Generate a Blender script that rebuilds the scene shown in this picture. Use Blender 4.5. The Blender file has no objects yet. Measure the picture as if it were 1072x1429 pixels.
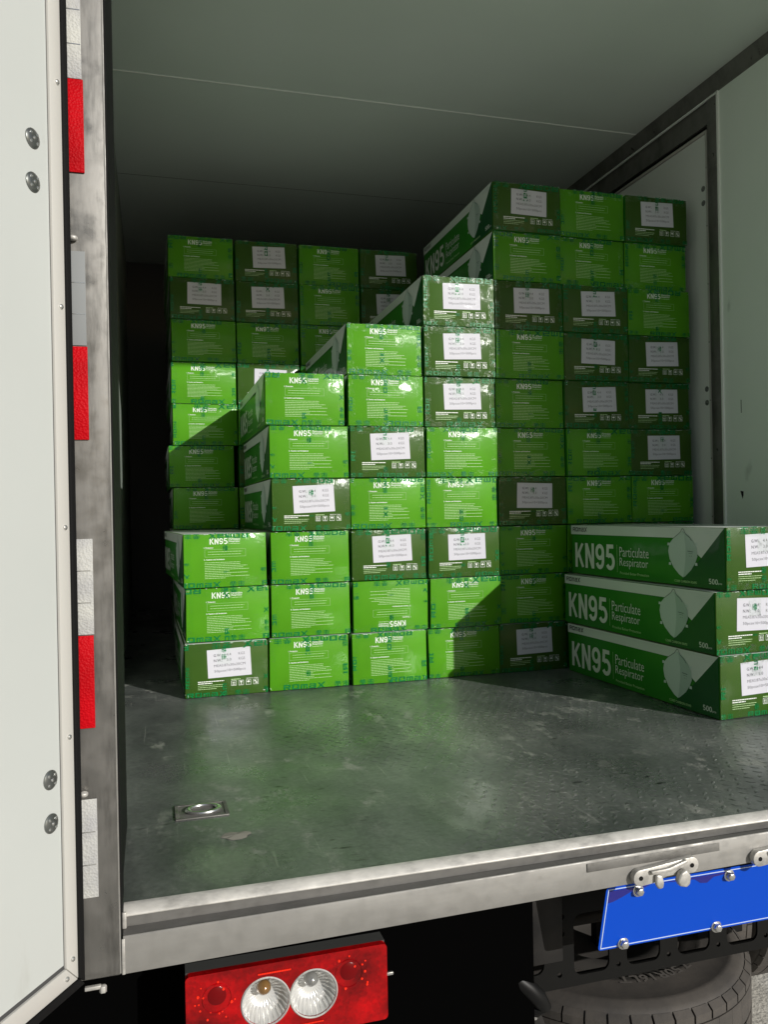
import bpy, bmesh, math, random
from mathutils import Vector, Matrix
R = math.radians
random.seed(7)
S = bpy.context.scene
C = S.collection

# ------------------------------------------------------------------ camera
cam_data = bpy.data.cameras.new('camera')
cam = bpy.data.objects.new('camera', cam_data); C.objects.link(cam)
rr = Vector((0.96111173, -0.2755012, -0.01906103))
uu = Vector((0.01861447, -0.00423579, 0.99981776))
ff = Vector((0.27553174, 0.96129139, -0.00105724))
M = Matrix((rr, uu, -ff)).transposed().to_4x4()
M.translation = Vector((1.09253518, -1.47934433, 0.66936467))
cam.matrix_world = M
cam_data.sensor_fit = 'HORIZONTAL'; cam_data.sensor_width = 36
cam_data.lens = 36*1135.087/1072
cam_data.clip_start = .05; cam_data.clip_end = 2000
S.camera = cam

# ------------------------------------------------------------------ light
sun_dir = Vector((0.60, -1.0, 0.42)).normalized()          # towards the sun
sun_elev = math.asin(sun_dir.z)
w = bpy.data.worlds.new('World'); S.world = w; w.use_nodes = True
nt = w.node_tree; nt.nodes.clear()
sky = nt.nodes.new('ShaderNodeTexSky'); sky.sky_type = 'NISHITA'; sky.sun_disc = False
sky.sun_elevation = sun_elev
sky.sun_rotation = math.atan2(sun_dir.x, sun_dir.y)
bg = nt.nodes.new('ShaderNodeBackground'); bg.inputs[1].default_value = 0.050
out = nt.nodes.new('ShaderNodeOutputWorld')
nt.links.new(sky.outputs[0], bg.inputs[0]); nt.links.new(bg.outputs[0], out.inputs[0])
sd = bpy.data.lights.new('sun', 'SUN'); sd.energy = 4.4; sd.angle = R(.5); sd.color = (1, .97, .925)
so = bpy.data.objects.new('sun', sd); C.objects.link(so)
so.rotation_euler = sun_dir.to_track_quat('Z', 'Y').to_euler()
so.location = (6, -10, 5)
S.view_settings.view_transform = 'Standard'; S.view_settings.look = 'None'
S.view_settings.gamma = 1; S.view_settings.use_curve_mapping = False
S.view_settings.exposure = 0.0
S.render.engine = 'CYCLES'
S.cycles.max_bounces = 10; S.cycles.diffuse_bounces = 5

# ------------------------------------------------------------------ materials
def N(nt, t, **kw):
    n = nt.nodes.new(t)
    for k, v in kw.items():
        if k in n.inputs: n.inputs[k].default_value = v
        else: setattr(n, k, v)
    return n
def mat(name, col, rough=.5, metal=0, spec=.5, coat=0, coat_r=.1):
    m = bpy.data.materials.new(name); m.use_nodes = True
    b = m.node_tree.nodes['Principled BSDF']
    b.inputs['Base Color'].default_value = (*col, 1)
    b.inputs['Roughness'].default_value = rough; b.inputs['Metallic'].default_value = metal
    b.inputs['Specular IOR Level'].default_value = spec
    b.inputs['Coat Weight'].default_value = coat; b.inputs['Coat Roughness'].default_value = coat_r
    return m
def bs(m): return m.node_tree.nodes['Principled BSDF']
def lk(m, a, b): m.node_tree.links.new(a, b)
def noise(m, scale, detail=4, vec=None, rough=.5, stretch=None, rnd=False):
    nt = m.node_tree
    tc = N(nt, 'ShaderNodeTexCoord'); v = tc.outputs['Object']
    if stretch:
        mp = N(nt, 'ShaderNodeMapping'); mp.inputs['Scale'].default_value = stretch
        lk(m, v, mp.inputs[0]); v = mp.outputs[0]
    if rnd:
        oi = N(nt, 'ShaderNodeObjectInfo')
        mu = N(nt, 'ShaderNodeMath', operation='MULTIPLY'); mu.inputs[1].default_value = 37.
        lk(m, oi.outputs['Random'], mu.inputs[0])
        ad = N(nt, 'ShaderNodeVectorMath', operation='ADD')
        lk(m, v, ad.inputs[0]); lk(m, mu.outputs[0], ad.inputs[1]); v = ad.outputs[0]
    n = N(nt, 'ShaderNodeTexNoise'); n.inputs['Scale'].default_value = scale
    n.inputs['Detail'].default_value = detail; n.inputs['Roughness'].default_value = rough
    lk(m, v, n.inputs['Vector'])
    return n.outputs[0]
def ramp(m, f, stops):
    r = N(m.node_tree, 'ShaderNodeValToRGB'); e = r.color_ramp.elements
    e[0].position, e[0].color = stops[0][0], (*stops[0][1], 1)
    e[1].position, e[1].color = stops[-1][0], (*stops[-1][1], 1)
    for p, c in stops[1:-1]:
        x = e.new(p); x.color = (*c, 1)
    lk(m, f, r.inputs[0]); return r.outputs[0]
def g(v): return (v, v, v)
def bump(m, f, strength=.3, dist=.001, prev=None, inp='Normal'):
    b = N(m.node_tree, 'ShaderNodeBump'); b.inputs['Strength'].default_value = strength
    b.inputs['Distance'].default_value = dist
    lk(m, f, b.inputs['Height'])
    if prev: lk(m, prev, b.inputs['Normal'])
    lk(m, b.outputs[0], bs(m).inputs[inp]); return b.outputs[0]
def mth(m, op, a, b=None):
    n = N(m.node_tree, 'ShaderNodeMath', operation=op)
    for i, x in enumerate((a, b)):
        if x is None: continue
        if isinstance(x, (int, float)): n.inputs[i].default_value = x
        else: lk(m, x, n.inputs[i])
    return n.outputs[0]
def mixc(m, f, a, b):
    n = N(m.node_tree, 'ShaderNodeMix', data_type='RGBA')
    if isinstance(f, (int, float)): n.inputs[0].default_value = f
    else: lk(m, f, n.inputs[0])
    for i, x in ((6, a), (7, b)):
        if isinstance(x, tuple): n.inputs[i].default_value = (*x, 1)
        else: lk(m, x, n.inputs[i])
    return n.outputs[2]

def carton_mat(name, col, vary=.12, coat=.55, corr=1.0):
    m = mat(name, col, .45, 0, .08, coat, .13)
    nt = m.node_tree
    n1 = noise(m, 5, 3, rnd=True)
    dark = tuple(c*(1-vary) for c in col); lite = tuple(min(1, c*(1+vary)) for c in col)
    lk(m, ramp(m, n1, [(.3, dark), (.7, lite)]), bs(m).inputs['Base Color'])
    # corrugation telegraphing through the clear film
    tc = N(nt, 'ShaderNodeTexCoord'); sx = N(nt, 'ShaderNodeSeparateXYZ'); lk(m, tc.outputs['Object'], sx.inputs[0])
    s = mth(m, 'SINE', mth(m, 'MULTIPLY', mth(m, 'ADD', sx.outputs[0], sx.outputs[1]), 2*math.pi/.0058))
    mask = ramp(m, noise(m, 7, 2, rnd=True), [(.46, g(0)), (.62, g(1))])
    h = mth(m, 'MULTIPLY', s, mask)
    b1 = bump(m, h, .35*corr, .0006, inp='Coat Normal')
    b2 = bump(m, noise(m, 30, 4, rnd=True), .35, .004, prev=b1, inp='Coat Normal')
    bump(m, noise(m, 9, 3, rnd=True), .25, .006)
    return m
M_kn = carton_mat('lime_green_print', (.076, .275, .010), .10, .16)
M_lb = carton_mat('olive_green_print', (.040, .095, .013), .10, .15)
M_side = carton_mat('side_green_print', (.024, .190, .016), .10, .35, .4)
M_sdark = carton_mat('side_dark_green_print', (.010, .075, .022), .06, .45, .4)
M_white = carton_mat('side_white_print', (.62, .66, .62), .03, .45, .4)
M_ink = mat('white_ink', (.78, .82, .76), .4, coat=.4)
M_inkdim = mat('pale_green_ink', (.42, .62, .30), .4, coat=.4)
M_black = mat('black_ink', (.012, .014, .013), .5)
M_grey = mat('grey_ink', (.12, .12, .14), .5)
M_sticker = carton_mat('white_sticker', (.58, .58, .63), .02, .2, .4)
M_maskl = mat('mask_print_light', (.52, .60, .56), .5, coat=.4)
M_maskm = mat('mask_print_mid', (.38, .47, .43), .5, coat=.4)
M_maskd = mat('mask_print_dark', (.10, .13, .12), .5)

def tape_ink():
    m = mat('green_tape_lettering', (.0, .19, .05), .35, spec=.2, coat=.3)
    nt = m.node_tree; o = nt.nodes['Material Output']
    t = N(nt, 'ShaderNodeBsdfTransparent'); t.inputs[0].default_value = (.25, .85, .55, 1)
    mx = N(nt, 'ShaderNodeMixShader')
    lk(m, ramp(m, noise(m, 60, 3, rnd=True), [(.35, g(.62)), (.7, g(.97))]), mx.inputs[0])
    lk(m, t.outputs[0], mx.inputs[1]); lk(m, bs(m).outputs[0], mx.inputs[2]); lk(m, mx.outputs[0], o.inputs[0])
    bump(m, noise(m, 80, 3, rnd=True), .5, .002)
    return m
M_tape = tape_ink()
def film_mat():
    m = bpy.data.materials.new('clear_tape_film'); m.use_nodes = True
    nt = m.node_tree; nt.nodes.clear()
    o = N(nt, 'ShaderNodeOutputMaterial'); t = N(nt, 'ShaderNodeBsdfTransparent'); t.inputs[0].default_value = (.97, .99, .97, 1)
    gl = N(nt, 'ShaderNodeBsdfGlossy'); gl.inputs['Roughness'].default_value = .16
    fr = N(nt, 'ShaderNodeFresnel'); fr.inputs[0].default_value = 1.38
    mx = N(nt, 'ShaderNodeMixShader')
    n = noise(m, 70, 5, rough=.65, rnd=True)
    b = N(nt, 'ShaderNodeBump'); b.inputs['Strength'].default_value = .6; b.inputs['Distance'].default_value = .003
    lk(m, n, b.inputs['Height']); lk(m, b.outputs[0], gl.inputs['Normal']); lk(m, b.outputs[0], fr.inputs['Normal'])
    mk = ramp(m, noise(m, 38, 4, rough=.7, rnd=True), [(.50, g(.10)), (.66, g(1))])
    lk(m, mth(m, 'MULTIPLY', fr.outputs[0], mk), mx.inputs[0]); lk(m, t.outputs[0], mx.inputs[1]); lk(m, gl.outputs[0], mx.inputs[2])
    lk(m, mx.outputs[0], o.inputs[0])
    return m
M_film = film_mat()
M_crinkle = mat('crumpled_film_glint', (.72, .82, .74), .18, 0, .8, 1, .08)

def steel(name, base=.42, rough=.32, metal=.85, stain=.5, scale=7, stretch=(1, 1, .5)):
    m = mat(name, g(base), rough, metal); T = (1.03, 1, .93)
    n = noise(m, scale, 8, rough=.65, stretch=stretch)
    a = ramp(m, n, [(.3, tuple(base*(1-stain)*t for t in T)), (.5, tuple(base*t for t in T)), (.75, tuple(min(.9, base*1.25*t) for t in T))])
    lk(m, a, bs(m).inputs['Base Color'])
    lk(m, ramp(m, noise(m, scale*2.3, 6), [(.3, g(rough*.7)), (.75, g(min(1, rough*1.7)))]), bs(m).inputs['Roughness'])
    bump(m, noise(m, 120, 4, stretch=(1, 1, .15)), .12, .0008)
    return m
M_steel = steel('brushed_stainless', .18, .36, .72, .66, 11, (2.2, 1, .35))
M_sill = steel('sill_stainless', .26, .5, .35, .10, 14, (.2, 1, 1))
M_lip = steel('worn_lip_metal', .62, .42, .25, .35, 30, (.5, 1, 1))
M_channel = steel('stained_shaded_channel', .125, .55, .3, .5, 16, (.25, 1, 1))  # brown grime, darkened as well for the shade under the lip
M_darksteel = steel('grimy_steel', .17, .5, .5, .6, 20, (.4, 1, 1))
M_cast = steel('cast_metal', .46, .42, .5, .30, 40, (1, 1, 1))
M_bolt = mat('bolt_metal', (.62, .62, .60), .25, .9)
M_blackp = mat('black_rubber', (.007, .007, .007), .7, spec=.12)
M_flap = mat('matt_black_rubber', (.0015, .0015, .0015), .95, spec=0)
M_chassis = mat('black_chassis_paint', (.006, .006, .006), .6, spec=.15)
bump(M_chassis, noise(M_chassis, 60, 4), .2, .002)
M_bracket = mat('dusty_black_bracket', (.035, .034, .032), .6, spec=.2)
lk(M_bracket, ramp(M_bracket, noise(M_bracket, 12, 6), [(.35, (.012, .0115, .011)), (.7, (.026, .024, .022))]), bs(M_bracket).inputs['Base Color'])
M_bump = mat('black_bumper_paint', (.0065, .0065, .006), .5, spec=.12)
bump(M_bump, noise(M_bump, 50, 4), .2, .002)
M_panel = mat('interior_panel', (.40, .43, .39), .38)
lk(M_panel, ramp(M_panel, noise(M_panel, 1.5, 5), [(.3, (.74, .80, .75)), (.7, (.79, .85, .80))]), bs(M_panel).inputs['Base Color'])
bump(M_panel, noise(M_panel, 2.0, 3), .3, .01)
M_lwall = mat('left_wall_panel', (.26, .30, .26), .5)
def wall_mat():
    m = mat('wall_panel_paint', (.46, .50, .45), .4)
    c = ramp(m, noise(m, 2.2, 5), [(.3, (.78, .86, .78)), (.7, (.84, .91, .84))])
    sc = ramp(m, noise(m, 9, 5, stretch=(1, 1, .4)), [(.64, g(0)), (.74, g(.4))])
    c2 = mixc(m, sc, c, (.16, .20, .16))
    lk(m, c2, bs(m).inputs['Base Color'])
    bump(m, noise(m, 3, 3), .3, .01); return m
M_wall = wall_mat()
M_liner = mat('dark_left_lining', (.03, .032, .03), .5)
M_dpanel = mat('door_inner_white', (.55, .58, .55), .35)
lk(M_dpanel, ramp(M_dpanel, noise(M_dpanel, 2.5, 6), [(.3, (.455, .475, .455)), (.7, (.475, .495, .475))]), bs(M_dpanel).inputs['Base Color'])
_g = ramp(M_dpanel, noise(M_dpanel, 6, 8, rough=.7, stretch=(1, 1, .35)), [(.60, g(0)), (.74, g(.35))])
_b = bs(M_dpanel).inputs['Base Color'].links[0].from_socket
lk(M_dpanel, mixc(M_dpanel, _g, _b, (.30, .29, .25)), bs(M_dpanel).inputs['Base Color'])
bump(M_dpanel, noise(M_dpanel, 2, 2), .2, .01)
M_dframe = mat('door_edge_aluminium', (.50, .49, .455), .42, .1)
M_groove = mat('dark_groove_sealant', (.05, .05, .05), .6)
M_trim = steel('interior_trim', .20, .38, .6, .35, 10)
M_seam = mat('seam_strip', (.88, .90, .86), .4, 0)
M_sdoor = mat('side_door_white', (.74, .77, .73), .4)

def floor_mat():
    m = mat('steel_floor', (.1, .105, .1), .35, .45)
    n1 = noise(m, 2.6, 9, rough=.62, stretch=(1, .55, 1)); n2 = noise(m, 16, 8, rough=.7, stretch=(1, .5, 1))
    base = ramp(m, n1, [(.30, (.085, .095, .092)), (.5, (.20, .215, .205)), (.70, (.33, .345, .325))])
    sc = ramp(m, n2, [(.535, g(0)), (.62, g(.7))])
    area = ramp(m, noise(m, 2.6, 3), [(.46, g(0)), (.58, g(1))])
    sc = mth(m, 'MULTIPLY', sc, area)
    c = mixc(m, sc, base, (.50, .50, .46))
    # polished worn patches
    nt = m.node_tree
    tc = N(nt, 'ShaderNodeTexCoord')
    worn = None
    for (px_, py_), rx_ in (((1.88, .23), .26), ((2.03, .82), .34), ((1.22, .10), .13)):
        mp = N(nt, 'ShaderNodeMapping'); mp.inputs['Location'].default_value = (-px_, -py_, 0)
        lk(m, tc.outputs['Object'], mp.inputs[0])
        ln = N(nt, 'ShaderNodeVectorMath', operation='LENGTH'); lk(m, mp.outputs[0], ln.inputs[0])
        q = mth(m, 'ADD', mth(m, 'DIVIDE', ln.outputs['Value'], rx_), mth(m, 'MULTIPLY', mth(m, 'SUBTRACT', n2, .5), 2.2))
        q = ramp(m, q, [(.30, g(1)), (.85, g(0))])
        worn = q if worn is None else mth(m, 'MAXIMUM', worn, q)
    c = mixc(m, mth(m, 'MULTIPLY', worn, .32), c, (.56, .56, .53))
    pm = ramp(m, noise(m, 2.4, 2), [(.47, g(0)), (.58, g(1))])
    pit = ramp(m, noise(m, 42, 3, stretch=(.35, 1, 1)), [(.28, g(.9)), (.36, g(0))])
    c = mixc(m, mth(m, 'MULTIPLY', pit, pm), c, (.02, .02, .02))
    scr = ramp(m, noise(m, 22, 3, stretch=(3.2, .10, 1), rough=.6), [(.655, g(0)), (.71, g(.5))])
    c = mixc(m, scr, c, (.50, .50, .47))
    gr = ramp(m, noise(m, 75, 6, rough=.7), [(.3, g(.62)), (.7, g(1))])
    mg = N(nt, 'ShaderNodeMix', data_type='RGBA', blend_type='MULTIPLY'); mg.inputs[0].default_value = 1
    lk(m, c, mg.inputs[6]); lk(m, gr, mg.inputs[7]); c = mg.outputs[2]
    lk(m, c, bs(m).inputs['Base Color'])
    r = ramp(m, noise(m, 3.4, 7, rough=.65), [(.3, g(.18)), (.7, g(.50))])
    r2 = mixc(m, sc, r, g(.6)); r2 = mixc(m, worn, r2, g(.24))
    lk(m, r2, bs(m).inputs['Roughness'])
    b = bump(m, noise(m, 3, 4), .4, .006)
    b2 = bump(m, noise(m, 160, 3, stretch=(1, .12, 1)), .15, .0006, prev=b)
    return m
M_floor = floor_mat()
M_ground = mat('concrete_ground', (.42, .40, .35), .9)
lk(M_ground, ramp(M_ground, noise(M_ground, 14, 10, rough=.7), [(.3, (.42, .40, .35)), (.5, (.56, .535, .47)), (.75, (.66, .63, .56))]), bs(M_ground).inputs['Base Color'])
bump(M_ground, noise(M_ground, 60, 6), .5, .01)
M_red = mat('red_reflector', (.55, .004, .008), .5, spec=.06)
_h = ramp(M_red, noise(M_red, 9, 4), [(.35, (.34, .002, .005)), (.7, (.50, .003, .008))]); lk(M_red, _h, bs(M_red).inputs['Base Color'])
M_wref = mat('white_reflector', (.60, .60, .56), .6, 0, spec=.2)
lk(M_wref, ramp(M_wref, noise(M_wref, 14, 5), [(.35, g(.34)), (.7, (.50, .50, .46))]), bs(M_wref).inputs['Base Color'])
for _m in (M_red, M_wref):
    _v = N(_m.node_tree, 'ShaderNodeTexVoronoi'); _v.inputs['Scale'].default_value = 260
    lk(_m, N(_m.node_tree, 'ShaderNodeTexCoord').outputs['Object'], _v.inputs['Vector'])
    bump(_m, _v.outputs['Distance'], .5, .002)
M_wref2 = mat('worn_grey_reflector', (.22, .23, .23), .6, 0, spec=.2)
def lens_mat():
    m = mat('red_lens', (.55, .004, .006), .3, spec=.05, coat=.6, coat_r=.05)
    nt = m.node_tree
    v = N(nt, 'ShaderNodeTexVoronoi'); v.inputs['Scale'].default_value = 190
    tc = N(nt, 'ShaderNodeTexCoord'); lk(m, tc.outputs['Object'], v.inputs['Vector'])
    big = ramp(m, noise(m, 13, 3, rough=.5, stretch=(.6, 1, 1.2)), [(.36, (.12, .0003, .001)), (.5, (.30, .0006, .002)), (.66, (.50, .001, .003))])
    cell = ramp(m, v.outputs['Color'], [(.0, g(.55)), (1, g(1))])
    c = N(nt, 'ShaderNodeMix', data_type='RGBA', blend_type='MULTIPLY'); c.inputs[0].default_value = .75
    lk(m, big, c.inputs[6]); lk(m, cell, c.inputs[7])
    lk(m, c.outputs[2], bs(m).inputs['Base Color'])
    bump(m, v.outputs['Distance'], .35, .0015)
    return m
M_lens = lens_mat()
M_lensdark = mat('dark_red_bulb', (.13, .001, .002), .25, spec=.1, coat=.25, coat_r=.05)  # dark red of the bulb shapes in the lens
M_lensbright = mat('red_reflex_glints', (.95, .03, .01), .3, spec=.1, coat=.2)
M_chrome = mat('chrome_bowl', (.62, .62, .60), .25, .35)
M_glassc = mat('clear_bulb', (.22, .22, .21), .06, .3, coat=1)
M_amber = mat('amber_bulb', (.20, .105, .03), .1, .2, coat=1)
M_housing = mat('lamp_housing', (.05, .052, .05), .5)
M_plate = mat('blue_plate', (.0, .06, .50), .5, spec=.2)
M_navy = mat('navy_plate_patch', (.012, .012, .20), .35, coat=.3)
M_pline = mat('plate_border_line', (.55, .65, .80), .35)
M_tyre = mat('tyre_rubber', (.055, .050, .046), .75)
lk(M_tyre, ramp(M_tyre, noise(M_tyre, 9, 8, rough=.65), [(.3, (.034, .031, .028)), (.7, (.070, .061, .052))]), bs(M_tyre).inputs['Base Color'])
bump(M_tyre, noise(M_tyre, 90, 4), .25, .002)
M_tyretext = mat('tyre_raised_text', (.11, .10, .09), .7)
M_rim = mat('wheel_rim', (.055, .050, .044), .75)
M_groovet = mat('tyre_groove', (.008, .008, .008), .9)
M_scuff = mat('cardboard_scrap', (.26, .25, .21), .85)
M_truckpaint = mat('truck_outer_paint', (.70, .72, .72), .35, coat=.4)

# ------------------------------------------------------------------ mesh helpers
class MB:
    def __init__(s): s.v = []; s.f = []; s.m = []
    def quad(s, pts, mi=0):
        b = len(s.v); s.v += [tuple(p) for p in pts]; s.f.append(tuple(range(b, b+len(pts)))); s.m.append(mi)
    def box(s, x0, x1, y0, y1, z0, z1, mi=0):
        b = len(s.v)
        s.v += [(x, y, z) for z in (z0, z1) for y in (y0, y1) for x in (x0, x1)]
        for f in ((0, 2, 3, 1), (4, 5, 7, 6), (0, 1, 5, 4), (2, 6, 7, 3), (0, 4, 6, 2), (1, 3, 7, 5)):
            s.f.append(tuple(b+i for i in f)); s.m.append(mi)
    def prism(s, poly, fn, d0, d1, mi=0):
        """poly 2-D, fn(u,v,d)->xyz"""
        n = len(poly); b = len(s.v)
        s.v += [fn(u, v, d0) for u, v in poly] + [fn(u, v, d1) for u, v in poly]
        s.f.append(tuple(range(b, b+n))); s.f.append(tuple(range(b+2*n-1, b+n-1, -1)))
        s.m += [mi, mi]
        for i in range(n):
            j = (i+1) % n
            s.f.append((b+i, b+n+i, b+n+j, b+j)); s.m.append(mi)
    def add(s, verts, faces, fn=None, mi=0):
        b = len(s.v); s.v += [fn(p) if fn else tuple(p) for p in verts]
        for f in faces: s.f.append(tuple(b+i for i in f)); s.m.append(mi)
    def lathe(s, prof, origin, axis='z', n=32, mi=0, rmod=None, xf=None, cap=False):
        b = len(s.v); k = len(prof)
        for i in range(n):
            a = 2*math.pi*i/n
            for j, (r, h) in enumerate(prof):
                q = r*(rmod(a, j) if rmod else 1)
                c, d = q*math.cos(a), q*math.sin(a)
                p = {'z': (c, d, h), 'y': (c, h, d), 'x': (h, c, d)}[axis]
                if xf: p = xf(p)
                s.v.append((p[0]+origin[0], p[1]+origin[1], p[2]+origin[2]))
        for i in range(n):
            i2 = (i+1) % n
            for j in range(k-1):
                s.f.append((b+i*k+j, b+i2*k+j, b+i2*k+j+1, b+i*k+j+1)); s.m.append(mi)
        if cap:
            s.f.append(tuple(b+i*k+k-1 for i in range(n))); s.m.append(mi)
    def mesh(s, name, mats, smooth=False, bevel=0, segs=2):
        me = bpy.data.meshes.new(name)
        me.from_pydata(s.v, [], s.f)
        for m in (mats if isinstance(mats, (list, tuple)) else [mats]): me.materials.append(m)
        me.polygons.foreach_set('material_index', s.m)
        bm = bmesh.new(); bm.from_mesh(me)
        if bevel:
            bmesh.ops.remove_doubles(bm, verts=bm.verts, dist=1e-5)
            bmesh.ops.bevel(bm, geom=[e for e in bm.edges if len(e.link_faces) == 2 and e.calc_face_angle(0) > .5], offset=bevel, segments=segs, affect='EDGES', profile=.5)
        bmesh.ops.recalc_face_normals(bm, faces=bm.faces)
        bm.to_mesh(me); bm.free()
        if smooth or bevel:
            me.polygons.foreach_set('use_smooth', [True]*len(me.polygons))
            try: me.set_sharp_from_angle(angle=R(40))
            except Exception: pass
        me.update(); return me

def link(name, me, parent=None, loc=None):
    o = bpy.data.objects.new(name, me); C.objects.link(o)
    if parent:
        o.parent = parent
        p = parent; t = Vector((0, 0, 0))
        if loc is None:
            while p: t += p.location; p = p.parent
            o.location = -t
    if loc is not None: o.location = loc
    return o
def part(name, mb, m, parent, smooth=False, bevel=0, kind=None, segs=2, label=None):
    o = link(name, mb.mesh(name, m, smooth, bevel, segs), parent)
    if kind: o['kind'] = kind
    if label: o['label'] = label
    return o
def bx(name, dims, m, parent, bevel=0, **kw):
    b = MB(); b.box(*dims); return part(name, b, m, parent, bevel=bevel, **kw)
def thing(name, loc, label, cat, group=None, rz=0):
    o = bpy.data.objects.new(name, None); C.objects.link(o); o.location = loc; o.rotation_euler = (0, 0, rz)
    o.empty_display_size = .1
    o['label'] = label; o['category'] = cat
    if group: o['group'] = group
    return o
def tag(o, label, cat=None, group=None):
    o['label'] = label
    if cat: o['category'] = cat
    if group: o['group'] = group

_tc = {}
def text2d(s, bold=0.0, res=2):
    k = (s, bold)
    if k in _tc: return _tc[k]
    cu = bpy.data.curves.new('t', 'FONT'); cu.body = s; cu.size = 1; cu.offset = bold; cu.resolution_u = res
    o = bpy.data.objects.new('t', cu); C.objects.link(o)
    dg = bpy.context.evaluated_depsgraph_get(); e = o.evaluated_get(dg); me = e.to_mesh()
    vs = [(v.co.x, v.co.y) for v in me.vertices]; fs = [tuple(p.vertices) for p in me.polygons]
    e.to_mesh_clear(); bpy.data.objects.remove(o); bpy.data.curves.remove(cu)
    x0 = min(v[0] for v in vs); x1 = max(v[0] for v in vs); y0 = min(v[1] for v in vs); y1 = max(v[1] for v in vs)
    _tc[k] = (vs, fs, x0, x1, y0, y1); return _tc[k]
def put_text(mb, s, u0, v0, wdt, hgt, fn, mi=0, bold=0.0, rot=0):
    """fit the text's bounding box into u0..u0+wdt, v0..v0+hgt ; fn(u,v)->xyz"""
    vs, fs, x0, x1, y0, y1 = text2d(s, bold)
    if hgt is None: hgt = wdt*(y1-y0)/(x1-x0)
    if wdt is None: wdt = hgt*(x1-x0)/(y1-y0)
    pts = []
    for x, y in vs:
        a, b = (x-x0)/(x1-x0), (y-y0)/(y1-y0)
        if rot == 180: a, b = 1-a, 1-b
        pts.append(fn(u0+a*wdt, v0+b*hgt))
    mb.add(pts, fs, None, mi)

# ------------------------------------------------------------------ SETTING: ground
b = MB(); b.quad([(-150, -150, -1.2), (150, -150, -1.2), (150, 150, -1.2), (-150, 150, -1.2)])
gobj = link('ground', b.mesh('ground', M_ground)); gobj['kind'] = 'structure'

# ------------------------------------------------------------------ TRUCK
XW = 3.414; HC = 2.476; YF = 4.58
truck = thing('box_truck', (2.2, 2.0, -1.2), 'white box truck seen from behind with its rear door open on a load of cartons', 'truck')

# floor + tread
b = MB(); b.box(.88, XW+.02, 0, YF, -.06, 0)
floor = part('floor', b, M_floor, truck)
b = MB()
rnd = random.Random(3)
nx, ny = 74, 56
for i in range(nx):
    for j in range(ny):
        x = 1.06 + i*.034 + (.017 if j % 2 else 0); y = .02+j*.029
        if x > XW-.03: continue
        wear = math.sin(x*3.1+1)*math.cos(y*4.3+.5)+.5*math.sin(x*9+y*5)
        h = .0012 if x > 1.62 + .2*math.sin(y*5) else .0003
        if wear < -.7: h *= .35
        if (1.10 < x < 1.30 and .33 < y < .47): continue
        a = R(45 if (i+j//1) % 2 else -45)+rnd.uniform(-.05, .05)
        L, Wd = .0125, .0048
        ca, sa = math.cos(a), math.sin(a)
        pts = []
        for u, v, z in ((-L, 0, 0), (-L*.3, Wd, 0), (L*.3, Wd, 0), (L, 0, 0), (L*.3, -Wd, 0), (-L*.3, -Wd, 0), (-L*.55, 0, h), (L*.55, 0, h)):
            pts.append((x+u*ca-v*sa, y+u*sa+v*ca, z+.00005))
        b.add(pts, [(0, 6, 1), (1, 6, 7, 2), (2, 7, 3), (3, 7, 4), (4, 7, 6, 5), (5, 6, 0)])
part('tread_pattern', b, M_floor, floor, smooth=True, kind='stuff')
# recessed lashing ring in the floor
b = MB()
rx, ry = 1.190, .405
def fr(u, v):   # rotated a little
    return (rx+u, ry+v)
b.box(rx-.058, rx+.058, ry-.046, ry-.040, 0, .003); b.box(rx-.058, rx+.058, ry+.040, ry+.046, 0, .003)
b.box(rx-.058, rx-.050, ry-.040, ry+.040, 0, .003); b.box(rx+.050, rx+.058, ry-.040, ry+.040, 0, .003)
ringbase = part('lashing_ring', b, M_darksteel, floor, bevel=.001)
b = MB(); b.box(rx-.050, rx+.050, ry-.040, ry+.040, .0001, .0012)
b2 = MB()
n = 28; prof = []
for i in range(n+1):
    a = R(360)*i/n
    cx, cy = rx+.004+.030*math.cos(a), ry+.026*math.sin(a)
    ring = []
    for k in range(8):
        t = 2*math.pi*k/8; q = .030+.0055*math.cos(t)
        ring.append((rx+.004+q*math.cos(a)*1.15, ry+.85*q*math.sin(a), .0045+.0040*math.sin(t)))
    prof.append(ring)
for ring in prof: b2.v += ring
for i in range(n):
    for k in range(8):
        b2.f.append((i*8+k, i*8+(k+1) % 8, (i+1)*8+(k+1) % 8, (i+1)*8+k)); b2.m.append(0)
o = link('ring_pan', b.mesh('ring_pan', M_darksteel), floor); 
o = link('ring', b2.mesh('ring', M_bolt, smooth=True), floor)
# small flattened scrap stuck to the floor
b = MB(); rnd = random.Random(5)
pts = []
for i in range(14):
    a = 2*math.pi*i/14; q = rnd.uniform(.75, 1.1)
    pts.append((1.250+.034*q*math.cos(a), .236+.022*q*math.sin(a), .0004+rnd.uniform(0, .0012)))
b.v = [(1.250, .236, .003)]+pts
for i in range(14): b.f.append((0, 1+i, 1+(i+1) % 14)); b.m.append(0)
scrap = link('paper_scrap', b.mesh('paper_scrap', M_scuff)); tag(scrap, 'small torn beige scrap lying flat on the steel floor near the sill', 'scrap')

# ceiling panels
seams = [0.0, .93, 1.98, 3.02, 4.06, YF]
for i in range(5):
    bx('ceiling_panel', (.86, XW+.02, seams[i]+(.0015 if i else 0), seams[i+1]-.0015, HC, HC+.006), M_panel, truck)
bx('ceiling_seam', (.9, XW, 1.9775, 1.9825, HC-.003, HC-.0003), M_seam, truck)  # near-white colour painting the panel edge that catches light
bx('ceiling_seam', (.9, XW, 3.0185, 3.0215, HC-.0009, HC-.0003), M_trim, truck)
bx('roof', (.84, XW+.06, -.055, YF+.06, HC+.008, HC+.06), M_truckpaint, truck)
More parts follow.
